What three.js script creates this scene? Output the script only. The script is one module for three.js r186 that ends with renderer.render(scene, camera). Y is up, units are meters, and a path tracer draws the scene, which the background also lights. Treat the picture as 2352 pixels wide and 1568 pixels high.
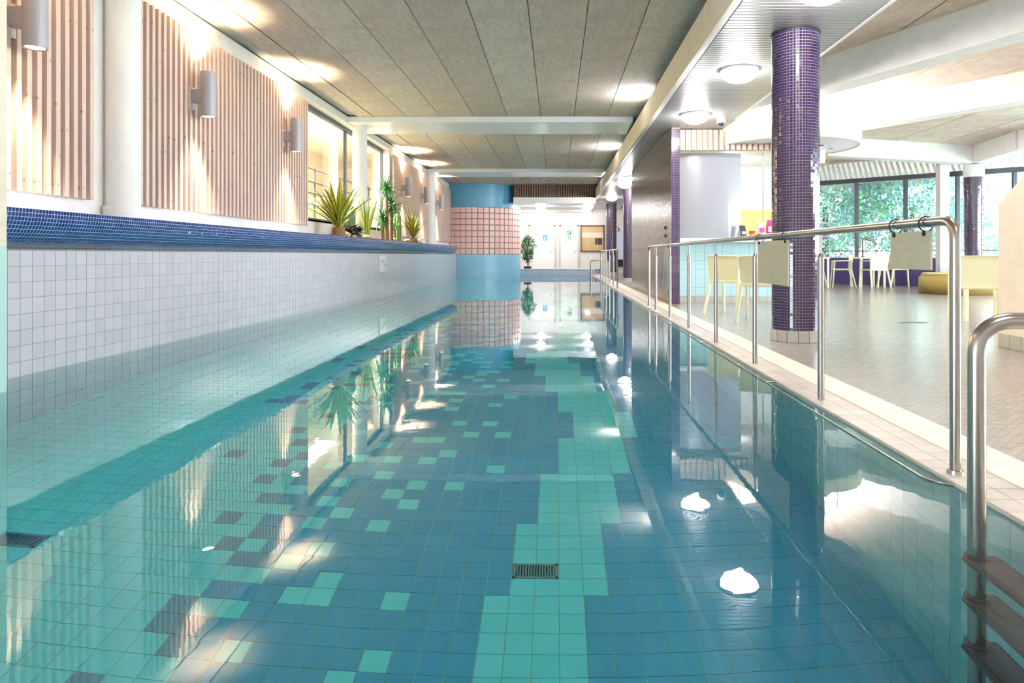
import * as THREE from 'three';
import { mergeGeometries } from 'three/addons/utils/BufferGeometryUtils.js';
import { RoundedBoxGeometry } from 'three/addons/geometries/RoundedBoxGeometry.js';
import { RectAreaLightUniformsLib } from 'three/addons/lights/RectAreaLightUniformsLib.js';

// ---------------------------------------------------------------- camera, sky, exposure
// Metres. y = 0 is the still water of the pool. Depth into the room is written Z and runs along -z.
const scene = new THREE.Scene();
RectAreaLightUniformsLib.init();
const renderer = new THREE.WebGLRenderer({ antialias: true });
renderer.toneMapping = THREE.LinearToneMapping;
renderer.toneMappingExposure = 2.05;
renderer.shadowMap.enabled = true;
const EYE = 0.825;
const camera = new THREE.PerspectiveCamera(2 * Math.atan(784 / 1560) * 180 / Math.PI, 2352 / 1568, 0.05, 200);
camera.position.set(0, EYE, 0);
camera.lookAt(0, EYE, -10);
camera.setViewOffset(2352, 1568, -102, 198.5, 2352, 1568);   // shift lens: verticals stay upright
scene.add(camera);
scene.background = new THREE.Color(0.80, 0.90, 1.0);
scene.backgroundIntensity = 13;
const WARM = new THREE.Color(1.0, 0.82, 0.58), GLOBE = new THREE.Color(1.0, 0.95, 0.92), COOL = new THREE.Color(0.86, 0.90, 1.0);

// ---------------------------------------------------------------- helpers
let seed = 7;
const rnd = () => { seed = (seed * 1664525 + 1013904223) >>> 0; return seed / 4294967296; };
const rr = (a, b) => a + (b - a) * rnd();
const V = (x, y, Z) => new THREE.Vector3(x, y, -Z);
const taken = {};
function numbered(n) { if (!(n in taken)) { taken[n] = 0; return n; } taken[n]++; return n + '_' + String(taken[n]).padStart(3, '0'); }
function mesh(name, geo, mat, parent) {
  const m = new THREE.Mesh(Array.isArray(geo) ? join(geo) : geo, mat);
  m.name = name; m.castShadow = m.receiveShadow = true;
  parent.add(m); return m;
}
function join(list) { return list.length === 1 ? list[0] : mergeGeometries(list.map((g) => { const q = g.index ? g.toNonIndexed() : g.clone(); for (const k of Object.keys(q.attributes)) if (!['position', 'normal', 'uv', 'color'].includes(k)) q.deleteAttribute(k); return q; })); }
function top(name, label, category, group) { const g = new THREE.Group(); g.name = numbered(name); g.userData = { label, category }; if (group) g.userData.group = group; scene.add(g); return g; }
function place(g, x, y, Z, turn = 0) { g.position.set(x, y, -Z); g.rotation.y = turn; return g; }
function structure(name, label) { const g = new THREE.Group(); g.name = numbered(name); g.userData = { label, kind: 'structure' }; scene.add(g); return g; }
function clone(o, label) { const c = o.clone(); c.name = numbered(o.name.replace(/_\d{3}$/, '')); c.userData = { ...o.userData, label }; scene.add(c); return c; }
// texture coordinates in metres, by the face's main direction
function metric(g, k = 1, ou = 0, ov = 0) {
  const p = g.attributes.position, n = g.attributes.normal, uv = new Float32Array(p.count * 2);
  for (let i = 0; i < p.count; i++) {
    const ax = Math.abs(n.getX(i)), ay = Math.abs(n.getY(i)), az = Math.abs(n.getZ(i));
    const [u, v] = ay > ax && ay > az ? [p.getX(i), p.getZ(i)] : ax > az ? [p.getZ(i), p.getY(i)] : [p.getX(i), p.getY(i)];
    uv[2 * i] = u * k + ou; uv[2 * i + 1] = v * k + ov;
  }
  g.setAttribute('uv', new THREE.BufferAttribute(uv, 2)); return g;
}
function box(x0, x1, y0, y1, Z0, Z1) { const g = new THREE.BoxGeometry(x1 - x0, y1 - y0, Math.abs(Z1 - Z0)); g.translate((x0 + x1) / 2, (y0 + y1) / 2, -(Z0 + Z1) / 2); return metric(g); }
function rbox(x0, x1, y0, y1, Z0, Z1, r = 0.01) { const g = new RoundedBoxGeometry(x1 - x0, y1 - y0, Math.abs(Z1 - Z0), 2, r); g.translate((x0 + x1) / 2, (y0 + y1) / 2, -(Z0 + Z1) / 2); return metric(g); }
function cyl(r, y0, y1, x, Z, seg = 32, r2 = r) { const g = new THREE.CylinderGeometry(r2, r, y1 - y0, seg); g.translate(x, (y0 + y1) / 2, -Z); return g; }
// a bar of rectangular section from a to b; w across (horizontal), h upright
function bar(a, b, w, h) {
  const d = b.clone().sub(a), L = d.length(), g = new THREE.BoxGeometry(w, h, L); d.normalize();
  const side = new THREE.Vector3().crossVectors(new THREE.Vector3(0, 1, 0), d); if (side.lengthSq() < 1e-8) side.set(1, 0, 0); side.normalize();
  const up = new THREE.Vector3().crossVectors(d, side);
  g.applyMatrix4(new THREE.Matrix4().makeBasis(side, up, d).setPosition(a.clone().add(b).multiplyScalar(0.5))); return metric(g);
}
function rod(a, b, r, seg = 12, r2 = r) {
  const d = b.clone().sub(a), g = new THREE.CylinderGeometry(r2, r, d.length(), seg);
  g.applyQuaternion(new THREE.Quaternion().setFromUnitVectors(new THREE.Vector3(0, 1, 0), d.clone().normalize())); g.translate((a.x + b.x) / 2, (a.y + b.y) / 2, (a.z + b.z) / 2); return g;
}
// a round tube through corner points with rounded bends
function bend(points, r, R = 0.07, seg = 14) {
  const path = new THREE.CurvePath(); let from = points[0];
  for (let i = 1; i < points.length - 1; i++) {
    const p = points[i], a = points[i - 1].clone().sub(p).normalize(), b = points[i + 1].clone().sub(p).normalize();
    const s = p.clone().addScaledVector(a, R), e = p.clone().addScaledVector(b, R);
    path.add(new THREE.LineCurve3(from, s)); path.add(new THREE.QuadraticBezierCurve3(s, p, e)); from = e;
  }
  path.add(new THREE.LineCurve3(from, points[points.length - 1]));
  const list = path.curves.map((c) => new THREE.TubeGeometry(c, c.isLineCurve3 ? 1 : 10, r, seg));
  return join(list);
}
// ---------------------------------------------------------------- textures
function data(w, h, fn, srgb = true) {
  const d = new Uint8Array(w * h * 4);
  for (let y = 0; y < h; y++) for (let x = 0; x < w; x++) { const c = fn(x, y); const i = (y * w + x) * 4; if (Array.isArray(c)) { d[i] = c[0]; d[i + 1] = c[1]; d[i + 2] = c[2]; } else d[i] = d[i + 1] = d[i + 2] = c; d[i + 3] = 255; }
  const t = new THREE.DataTexture(d, w, h); t.wrapS = t.wrapT = THREE.RepeatWrapping; t.magFilter = THREE.LinearFilter; t.minFilter = THREE.LinearMipmapLinearFilter; t.generateMipmaps = true;
  if (srgb) t.colorSpace = THREE.SRGBColorSpace; t.needsUpdate = true; return t;
}
const H2 = (x, y, s = 0) => { let h = (x * 374761393 + y * 668265263 + s * 2147483647) | 0; h = Math.imul(h ^ (h >>> 13), 1274126177); return ((h ^ (h >>> 16)) >>> 0) / 4294967296; };
function vnoise(x, y, per, s = 0) { const xi = Math.floor(x), yi = Math.floor(y), fx = x - xi, fy = y - yi, m = (a) => ((a % per) + per) % per, sx = fx * fx * (3 - 2 * fx), sy = fy * fy * (3 - 2 * fy); const a = H2(m(xi), m(yi), s), b = H2(m(xi + 1), m(yi), s), c = H2(m(xi), m(yi + 1), s), e = H2(m(xi + 1), m(yi + 1), s); return (a + (b - a) * sx) * (1 - sy) + (c + (e - c) * sx) * sy; }
const clamp8 = (v) => Math.max(0, Math.min(255, v)) | 0;
// pale whitewashed spruce: grain along v, a few knots; the tile spans 0.5 m x 2 m
const KNOTS = []; for (let i = 0; i < 26; i++) KNOTS.push([H2(i, 1) * 256, H2(i, 2) * 1024, 2 + H2(i, 3) * 2.5]);
const woodTex = data(256, 1024, (x, y) => {
  let g = 0.5 * vnoise(x / 5, y / 128, 1e6, 3) + 0.5 * vnoise(x / 2, y / 256, 1e6, 4), b = 232 - 20 * g - 8 * vnoise(x / 40, y / 200, 1e6, 5), k = 0;
  for (const [kx, ky, r] of KNOTS) { const d = Math.hypot(x - kx, (y - ky) * 0.8); if (d < r * 2) k = Math.max(k, 1 - d / (r * 2)); }
  return [clamp8(b - 70 * k), clamp8(b * 0.925 - 80 * k), clamp8(b * 0.885 - 75 * k)];
});
woodTex.repeat.set(2, 0.5);
// cement-bonded wood fibre board: fine grey-beige speckle, screw heads near the edges; one board
const SCREWS = []; for (const v of [0.03, 0.5, 0.97]) for (const u of [0.06, 0.5, 0.94]) SCREWS.push([u * 512, v * 1024]);
const boardTex = data(512, 1024, (x, y) => {
  const g = H2(x, y, 9), m = vnoise(x / 3, y / 3, 1e6, 10), l = vnoise(x / 30, y / 90, 1e6, 11); let b = 172 + 34 * g + 30 * m + 18 * l;
  for (const [sx, sy] of SCREWS) if (Math.hypot(x - sx, y - sy) < 3.4) b = 60;
  return [clamp8(b), clamp8(b * 0.955), clamp8(b * 0.885)];
});
const boardBump = data(256, 256, (x, y) => clamp8(160 * vnoise(x / 2.5, y / 2.5, 102, 12) + 90 * H2(x, y, 13)), false);
boardBump.repeat.set(2, 4);
// small deck mosaic: staggered 50 x 25 mm stones, tone from stone to stone; spans 0.8 m
const stone = (x, y) => { const row = Math.floor(y / 16), xx = x + (row % 2) * 16; return [Math.floor(xx / 32) % 16, row, xx % 32, y % 16]; };
const deckTex = data(512, 512, (x, y) => { const [c, r, fx, fy] = stone(x, y), j = fx < 2.2 || fy < 2.2, t = H2(c, r, 21), n = H2(x, y, 22); const b = j ? 150 + 20 * n : 182 + 24 * t + 10 * n; return j ? [clamp8(b), clamp8(b * 0.95), clamp8(b * 0.88)] : [clamp8(b), clamp8(b * (0.965 + 0.02 * H2(c, r, 23))), clamp8(b * (0.925 + 0.05 * H2(c, r, 24)))]; });
deckTex.repeat.set(1.25, 1.25);
const deckBump = data(512, 512, (x, y) => { const [, , fx, fy] = stone(x, y); return fx < 2.2 || fy < 2.2 ? 60 : 200 + 30 * H2(x >> 2, y >> 2, 25); }, false);
deckBump.repeat.set(1.25, 1.25);
// low slow ripples; spans 3 m
const rip = (x, y) => { let s = 0; for (const [k, a, sd] of [[8, 0.22, 31], [16, 0.34, 32], [32, 0.40, 33], [64, 0.30, 34], [128, 0.12, 35]]) s += a * vnoise(x / 512 * k, y / 512 * k, k, sd); return s / 1.38; };
const ripple = data(512, 512, (x, y) => clamp8(255 * rip(x, y)), false);
ripple.repeat.set(1 / 3, 1 / 3);
const mottle = data(256, 256, (x, y) => { const b = 232 + 14 * H2(x, y, 41) + 9 * vnoise(x / 24, y / 24, 1e6, 42); return [clamp8(b), clamp8(b), clamp8(b)]; });
const skinTex = data(256, 256, (x, y) => clamp8(120 + 60 * vnoise(x / 6, y / 6, 1e6, 51) + 50 * H2(x, y, 52)), false);
function canvas(w, h, draw) { const c = document.createElement('canvas'); c.width = w; c.height = h; const k = c.getContext('2d'); draw(k, w, h); const t = new THREE.CanvasTexture(c); t.colorSpace = THREE.SRGBColorSpace; return t; }

// ---------------------------------------------------------------- materials
const S = (color, roughness = 0.7, more = {}) => new THREE.MeshStandardMaterial({ color, roughness, metalness: 0, ...more });
const P = (color, roughness, more = {}) => new THREE.MeshPhysicalMaterial({ color, roughness, ...more });
const M = {
  white: S('#f1efec', 0.6, { map: mottle }), whiteGloss: S('#eeeeee', 0.28), cream: S('#f3e6cd', 0.6, { map: mottle }), plaster: S('#efe9e2', 0.85, { map: mottle }),
  bulkhead: S('#e6ebea', 0.25), concrete: S('#b9b6ae', 0.9), grout: S('#a7a49a', 0.9), groutPale: S('#c9d6e6', 0.7), groutDeck: S('#cfc8ba', 0.9),
  board: [0, 1, 2].map((i) => S(['#fdf3f0', '#f5ece9', '#fffaf8'][i], 0.95, { map: boardTex, bumpMap: boardBump, bumpScale: 0.002 })),
  wood: S('#fbeee6', 0.65, { map: woodTex }), woodDark: S('#a58d7c', 0.7, { map: woodTex }), batten: S('#d8c8b4', 0.8),
  tileWhite: [P('#d0cdd2', 0.16), P('#cdcbd0', 0.18), P('#d3d0d4', 0.15)],
  tileBlue: [P('#78b4d8', 0.25), P('#7cb2d4', 0.25), P('#73b0d6', 0.25)], tileMint: [P('#aaf0f2', 0.25), P('#a4eeef', 0.25), P('#b0f2f4', 0.25)], tileNavy: P('#a4aec4', 0.25),
  coping: [P('#dbd2cb', 0.3), P('#d6ccc5', 0.32), P('#dfd7d1', 0.3)], curb: P('#fbf0df', 0.4), deck: S('#ebe6e6', 0.20, { map: deckTex, bumpMap: deckBump, bumpScale: 0.0005 }),
  steel: new THREE.MeshStandardMaterial({ color: '#b3aaa0', roughness: 0.26, metalness: 1 }), brushed: new THREE.MeshStandardMaterial({ color: '#b9b9ba', roughness: 0.35, metalness: 1 }),
  lampGrey: S('#a9a6ad', 0.5, { metalness: 0.3 }), lampGlass: S('#fff4dd', 0.4, { emissive: new THREE.Color(1, 0.80, 0.52), emissiveIntensity: 6 }),
  globe: S('#fffaf0', 0.3, { emissive: GLOBE, emissiveIntensity: 9 }), black: S('#26262b', 0.5), darkFrame: S('#4a4d57', 0.45), graphite: S('#4b4a55', 0.5), rubber: S('#403f48', 0.5),
  alu: new THREE.MeshStandardMaterial({ color: '#a9aaab', roughness: 0.33, metalness: 0.6 }), aluDark: S('#6c6a66', 0.6),
  towerBlue: P('#69b2d6', 0.35, { map: mottle }), towerPale: P('#9dd3ee', 0.3, { map: mottle }), blockJoint: S('#a3948e', 0.8), block: [P('#f8cdc3', 0.42), P('#f5c5bd', 0.42), P('#fad4cb', 0.42)],
  violet: P('#ffffff', 0.14, { clearcoat: 0.5 }), violetGrout: S('#cdbcae', 0.8), bronze: P('#ffffff', 0.2), ledgeTile: P('#ffffff', 0.12, { clearcoat: 0.5 }), ledgeGrout: S('#9fb6dc', 0.6),
  skirt: P('#b9b8b0', 0.35), glass: P('#ffffff', 0.02, { transmission: 1, thickness: 0, ior: 1.45 }), frosted: P('#a8a9b2', 0.28, { clearcoat: 0.3 }),
  water: P('#ffffff', 0.0, { transmission: 1, thickness: 1.5, ior: 1.333, attenuationColor: new THREE.Color(0.36, 0.90, 0.95), attenuationDistance: 3.2, bumpMap: ripple, bumpScale: 0.00032 }),
  barTile: P('#b9dde2', 0.25), barTop: P('#d5e4e2', 0.25), yellow: S('#f8f3c6', 0.45), yellowWall: S('#eee07a', 0.7), paleYellow: S('#f2f0c8', 0.45), paleBlue: S('#bfe0f0', 0.45), board2: S('#d9cfb4', 0.8, { map: mottle }),
  olive: P('#cdb56b', 0.35), tubBlue: P('#4d8fc0', 0.3), partition: S('#f6e6cf', 0.75, { map: mottle }), leaf: S('#ffffff', 0.5, { vertexColors: true, side: THREE.DoubleSide }),
  trunk: S('#8a6a4c', 0.9), soil: S('#4c3a2c', 0.95), rock: S('#d3b48c', 0.9), cactus: S('#6d8a5c', 0.7), darkLeaf: S('#2e2a22', 0.6), green: S('#3f8a45', 0.55, { side: THREE.DoubleSide }), greenLight: S('#6fb257', 0.55, { side: THREE.DoubleSide }),
  lawn: S('#a9bfae', 0.95), red: S('#d4384a', 0.5),
};
for (const k of ['white', 'cream', 'plaster', 'partition', 'board2']) M[k].map = mottle;

// ---------------------------------------------------------------- dimensions of the room
const XL = -3.66, XR = 1.42, DEPTH = 1.5, DECK = 0.015, CEIL = 3.445, SOFFIT = 2.925, WALLX = -3.95, T = 0.1092, ENDZ = 27.4, NEARZ = 0.4, BACK = -3.0, FAR = 31.2, EAST = 12.6;
const inView = (x, y, Z) => { if (Z < 0.3) return false; const px = 1278 + 1560 * x / Z, py = 585.5 - 1560 * (y - EYE) / Z; return px > -30 && px < 2382 && py > -30 && py < 1620; };
// tiles: the 300 that show largest become meshes of their own, the others one object of stuff
function tiles(parent, name, list, geo) {
  list.forEach((t) => { const p = t.p; t.size = inView(p.x, p.y, -p.z) ? 1 / p.distanceToSquared(camera.position) : 0; });
  const order = [...list].sort((a, b) => b.size - a.size), own = order.slice(0, 300).filter((t) => t.size > 0), rest = new Set(order); own.forEach((t) => rest.delete(t));
  for (const t of own) { const m = mesh(name, geo, t.mat, parent); m.position.copy(t.p); if (t.q) m.quaternion.copy(t.q); }
  const by = new Map(); for (const t of rest) { if (!by.has(t.mat)) by.set(t.mat, []); by.get(t.mat).push(t); }
  for (const [mat, ts] of by) copies(parent, name + '_field', geo, mat, ts);
}
function copies(parent, name, geo, mat, ts) {
  const im = new THREE.InstancedMesh(geo, mat, ts.length); im.name = name; im.userData.kind = 'stuff'; im.castShadow = im.receiveShadow = true;
  const m = new THREE.Matrix4(), one = new THREE.Vector3(1, 1, 1), id = new THREE.Quaternion();
  ts.forEach((t, i) => { m.compose(t.p, t.q || id, t.s || one); im.setMatrixAt(i, m); if (t.c) im.setColorAt(i, t.c); });
  parent.add(im); return im;
}
const pick = (a) => a[Math.floor(rnd() * a.length)];

// ================================================================ SETTING
// ---- pool floor: tile mosaic with a meandering mint path
const poolFloor = structure('floor_pool', 'blue and mint tiled pool floor under the water');
mesh('screed', box(XL - 0.3, XR + 0.3, -DEPTH - 0.3, -DEPTH + 0.001, NEARZ - 0.3, ENDZ + 0.3), S('#c9d2b8', 0.9), poolFloor);
{
  const light = new Set(['-7,21', '-5,21', '-6,19', '-4,19', '-9,18', '-8,18', '-7,16', '-8,15', '-10,15', '-4,14', '-8,12', '-6,12', '-9,11', '-8,10', '-4,27', '-5,32', '-7,32', '-8,33', '-7,35', '-5,37', '-10,38', '-8,39', '-9,40', '-8,41', '-10,39', '-8,28', '-8,26', '-12,15', '-11,17', '-10,13', '-12,12', '-12,10', '-11,9', '-12,8', '-9,8', '-11,6', '-12,5', '-13,4', '-10,4', '-11,3', '-10,3', '-7,3', '-12,0', '-8,-1', '-7,0', '-14,-1', '-14,2', '-14,6', '-14,4', '-13,2', '-15,0', '-14,9', '-14,11', '-13,14', '-14,17', '-13,19', '-14,21']);
  const dark = new Set(['-16,8', '-14,7', '-15,6', '-14,5', '-13,5', '-15,2', '-15,1', '-14,1', '-14,0', '-19,15', '-16,12', '-15,10', '-20,29', '-18,34', '-16,14', '-16,17', '-15,15', '-17,19', '-16,22']);
  const pathLeft = (row) => { const b = Math.floor((row - 4) / 5) + 1; const k = ((b % 8) + 8) % 8; return -3 + (k < 5 ? k : 8 - k); };
  const X0 = 0.012, Z0 = 2.56, list = [], geo = new THREE.BoxGeometry(T - 0.004, 0.008, T - 0.004);
  for (let row = -21; row < 230; row++) for (let col = -34; col < 14; col++) {
    const x = X0 + (col + 0.5) * T, Z = Z0 + (row + 0.5) * T; if (x < XL || x > XR || Z < NEARZ || Z > ENDZ) continue;
    if (row === 5 && (col === -2 || col === -1 || col === -24 || col === -23)) continue;
    if (row === 45 && (col === -2 || col === -1)) continue;
    const key = col + ',' + row, L = pathLeft(row); let mat;
    const inside = row > 23 || row < -1, chance = H2(col + 500, row + 500, 77);
    if (col >= L && col < L + 4) mat = pick(M.tileMint);
    else if (light.has(key)) mat = pick(M.tileMint);
    else if (dark.has(key)) mat = M.tileNavy;
    else if (col <= -15) mat = inside && col > -22 && chance < 0.30 - 0.03 * (-15 - col) ? M.tileNavy : pick(M.tileMint);
    else if (inside && col < -4 && chance < 0.06 + 0.022 * (-4 - col)) mat = pick(M.tileMint);
    else mat = pick(M.tileBlue);
    list.push({ p: V(x, -DEPTH, Z), mat });
  }
  // what shows largest is measured where the tiles appear: the nearest 300 in the frame
  tiles(poolFloor, 'tile', list, geo);
  const grate = (c, r, label) => {
    const g = top('floor_drain', label, 'drain'); place(g, X0 + (c + 1) * T, -DEPTH + 0.004, Z0 + (r + 0.5) * T);
    const w = T - 0.003, h = T / 2 - 0.003;
    mesh('frame', [new THREE.BoxGeometry(2 * w, 0.006, 0.012).translate(0, 0, h - 0.006), new THREE.BoxGeometry(2 * w, 0.006, 0.012).translate(0, 0, -h + 0.006), new THREE.BoxGeometry(0.014, 0.006, 2 * h).translate(w - 0.007, 0, 0), new THREE.BoxGeometry(0.014, 0.006, 2 * h).translate(-w + 0.007, 0, 0)], M.brushed, g);
    mesh('sump', new THREE.BoxGeometry(2 * w, 0.002, 2 * h).translate(0, -0.004, 0), M.black, g);
    for (let i = 0; i < 14; i++) mesh('bar', new THREE.BoxGeometry(0.006, 0.006, 2 * h - 0.02).translate(-w + 0.022 + i * (2 * w - 0.044) / 13, 0, 0), M.brushed, g);
  };
  grate(-2, 5, 'steel floor drain grate in the mint path, nearest in the middle of the pool');
  grate(-24, 5, 'steel floor drain grate under water near the white tiled wall');
  grate(-2, 45, 'far steel floor drain grate in the mint path');
}
// ---- pool walls: white tiles above and below the water
function tiledWall(name, label, from, along, up, normal, cols, rows, pitch, mats, tname) {
  const g = structure(name, label), list = [], geo = new THREE.BoxGeometry(pitch - 0.004, pitch - 0.004, 0.008);
  const q = new THREE.Quaternion().setFromRotationMatrix(new THREE.Matrix4().makeBasis(along, up, normal));
  for (let i = 0; i < cols; i++) for (let j = 0; j < rows; j++) list.push({ p: from.clone().addScaledVector(along, (i + 0.5) * pitch).addScaledVector(up, (j + 0.5) * pitch), q, mat: pick(mats) });
  g.userData.tiles = undefined; delete g.userData.tiles;
  tiles(g, tname || 'tile', list, geo); return g;
}
{
  const p = 0.1085, rows = 22, y0 = 0.857 - rows * p;
  const left = tiledWall('wall_pool_left', 'white tiled left wall of the pool below the blue ledge', V(XL, y0, NEARZ), V(0, 0, 1), V(0, 1, 0), V(1, 0, 0), 228, rows, p, M.tileWhite);
  mesh('backing', box(XL - 0.45, XL - 0.002, -DEPTH - 0.3, 0.87, NEARZ - 0.3, ENDZ + 0.3), M.grout, left);
  const right = tiledWall('wall_pool_right', 'white tiled right wall of the pool under the water edge', V(XR, -0.002 - 14 * p, ENDZ), V(0, 0, -1), V(0, 1, 0), V(-1, 0, 0), 248, 14, p, [P('#a4dad8', 0.2), P('#9fd6d5', 0.2), P('#a9dcdb', 0.2)]);
  mesh('backing', box(XR + 0.002, XR + 0.4, -DEPTH - 0.3, -0.004, NEARZ - 0.3, ENDZ + 0.3), M.grout, right);
  const end = tiledWall('wall_pool_end', 'pale tiled rim wall at the far end of the pool', V(-3.6, -DEPTH, ENDZ), V(1, 0, 0), V(0, 1, 0), V(0, 0, -1), 46, 16, p, [P('#b6c4d6', 0.25), P('#b0bfd2', 0.25)]);
  mesh('backing', box(-3.7, XR + 0.4, -DEPTH - 0.3, 0.25, ENDZ + 0.002, ENDZ + 0.35), M.concrete, end);
  mesh('rim_top', rbox(-3.7, XR + 0.4, 0.245, 0.275, ENDZ - 0.015, ENDZ + 0.36), M.whiteGloss, end);
  const near = structure('wall_pool_near', 'near end wall of the pool below the camera');
  mesh('wall', box(XL - 0.3, XR + 0.4, -DEPTH - 0.3, 0.0, 0.1, NEARZ), M.tileWhite[0], near);
}
// ---- the water
{
  const xc = -3.2, Zc = 26.59, R = 1.783, o = [[XL, NEARZ], [XR, NEARZ], [XR, ENDZ]], a0 = Math.asin((XL - xc) / R), a1 = Math.PI - Math.asin(Math.sqrt(1 - ((ENDZ - Zc) / R) ** 2));
  o.push([xc + R * Math.sin(a1), ENDZ]); for (let i = 1; i < 40; i++) { const a = a1 + (a0 - a1) * i / 40; o.push([xc + R * Math.sin(a), Zc - R * Math.cos(a)]); } o.push([XL, Zc - R * Math.cos(a0)], [XL, 4.10], [-3.319, 4.10], [-3.319, 3.72], [XL, 3.72]);
  const g = metric(new THREE.ExtrudeGeometry(new THREE.Shape(o.map((p) => new THREE.Vector2(...p))), { depth: DEPTH, bevelEnabled: false }).rotateX(-Math.PI / 2).translate(0, -DEPTH, 0));
  const w = mesh('pool_water', g, M.water, scene); w.userData = { label: 'clear turquoise water filling the long pool', category: 'water', kind: 'stuff' };
}
// ---- coping, curb and deck on the right
{
  const cop = structure('trim_1', 'beige tiled coping along the right edge of the pool'), list = [], geo = new THREE.BoxGeometry(0.092, 0.02, 0.1045);
  mesh('bed', box(XR, 1.612, -0.2, DECK - 0.003, NEARZ - 0.3, ENDZ), M.groutDeck, cop);
  for (let r = 0; r < 2; r++) for (let i = 0; i < 246; i++) list.push({ p: V(XR + 0.048 + r * 0.0955, DECK - 0.01, NEARZ + 0.06 + i * 0.1085), mat: pick(M.coping) });
  tiles(cop, 'tile', list, geo);
  const curb = structure('trim_2', 'cream smooth curb strip between the coping and the deck');
  for (let i = 0; i < 14; i++) mesh('curb_stone', rbox(1.614, 1.815, -0.05, DECK + 0.008, -0.2 + i * 2, 1.796 + i * 2, 0.006), M.curb, curb);
  const deck = structure('floor', 'beige grey mosaic deck floor around the pool');
  mesh('deck', box(1.817, EAST + 1.2, -0.25, DECK, BACK, FAR + 0.3), M.deck, deck);
  mesh('lobby_deck', box(-4.4, 1.817, -0.25, DECK - 0.002, ENDZ + 0.36, FAR + 0.3), M.deck, deck);
  mesh('near_deck', box(-4.4, 1.817, -0.25, DECK - 0.002, BACK, 0.1), M.deck, deck);
}
// ---- left wall: white plaster, vertical spruce slats, window opening
const wallLeft = structure('wall_left', 'white left wall clad with vertical pale spruce slats');
const LEDGE = 1.13, OPEN0 = 10.62, OPEN1 = 16.05, LINTEL = 3.315;
{
  mesh('plaster', [box(WALLX - 0.25, WALLX, 0.8, CEIL, BACK, OPEN0), box(WALLX - 0.25, WALLX, 0.8, CEIL, OPEN1, FAR), box(WALLX - 0.25, WALLX, LINTEL, CEIL, OPEN0, OPEN1), box(WALLX - 0.25, WALLX, 0.8, 1.40, OPEN0, OPEN1)], M.plaster, wallLeft);
  const variants = []; for (let i = 0; i < 8; i++) variants.push(metric(new RoundedBoxGeometry(0.062, 1.93, 0.046, 1, 0.003), 1, H2(i, 61) * 0.5, H2(i, 62) * 2));
  const put = (Z0, Z1) => { for (let Z = Z0; Z < Z1; Z += 0.096) { const m = mesh('slat', pick(variants), M.wood, wallLeft); m.position.set(WALLX + 0.055, 1.285 + 0.965, -Z); } };
  put(2.2, 5.72); put(6.33, OPEN0 - 0.06); put(OPEN1 + 0.12, 20.42); put(20.98, 24.9);
  for (const y of [1.36, 2.0, 2.62, 3.12]) for (const [a, b] of [[2.2, 5.75], [6.3, OPEN0 - 0.03], [OPEN1 + 0.1, 20.4], [20.95, 24.9]]) mesh('batten', box(WALLX, WALLX + 0.026, y - 0.025, y + 0.025, a, b), M.batten, wallLeft);
}
// round white columns on the ledge
const colLabel = ['nearest round white column between the slats at the left', 'round white column standing between the two left windows', 'far round white column between the slats before the tower'];
[6.03, 13.3, 20.7].forEach((Z, i) => {
  const g = structure('pillar_white', colLabel[i]);
  mesh('shaft', new THREE.CylinderGeometry(0.14, 0.14, 3.335 - LEDGE, 40).translate(-3.85, (3.335 + LEDGE) / 2, -Z), M.white, g);
  mesh('plinth', cyl(0.165, LEDGE - 0.02, LEDGE + 0.12, -3.85, Z, 40), M.white, g);
});
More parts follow.
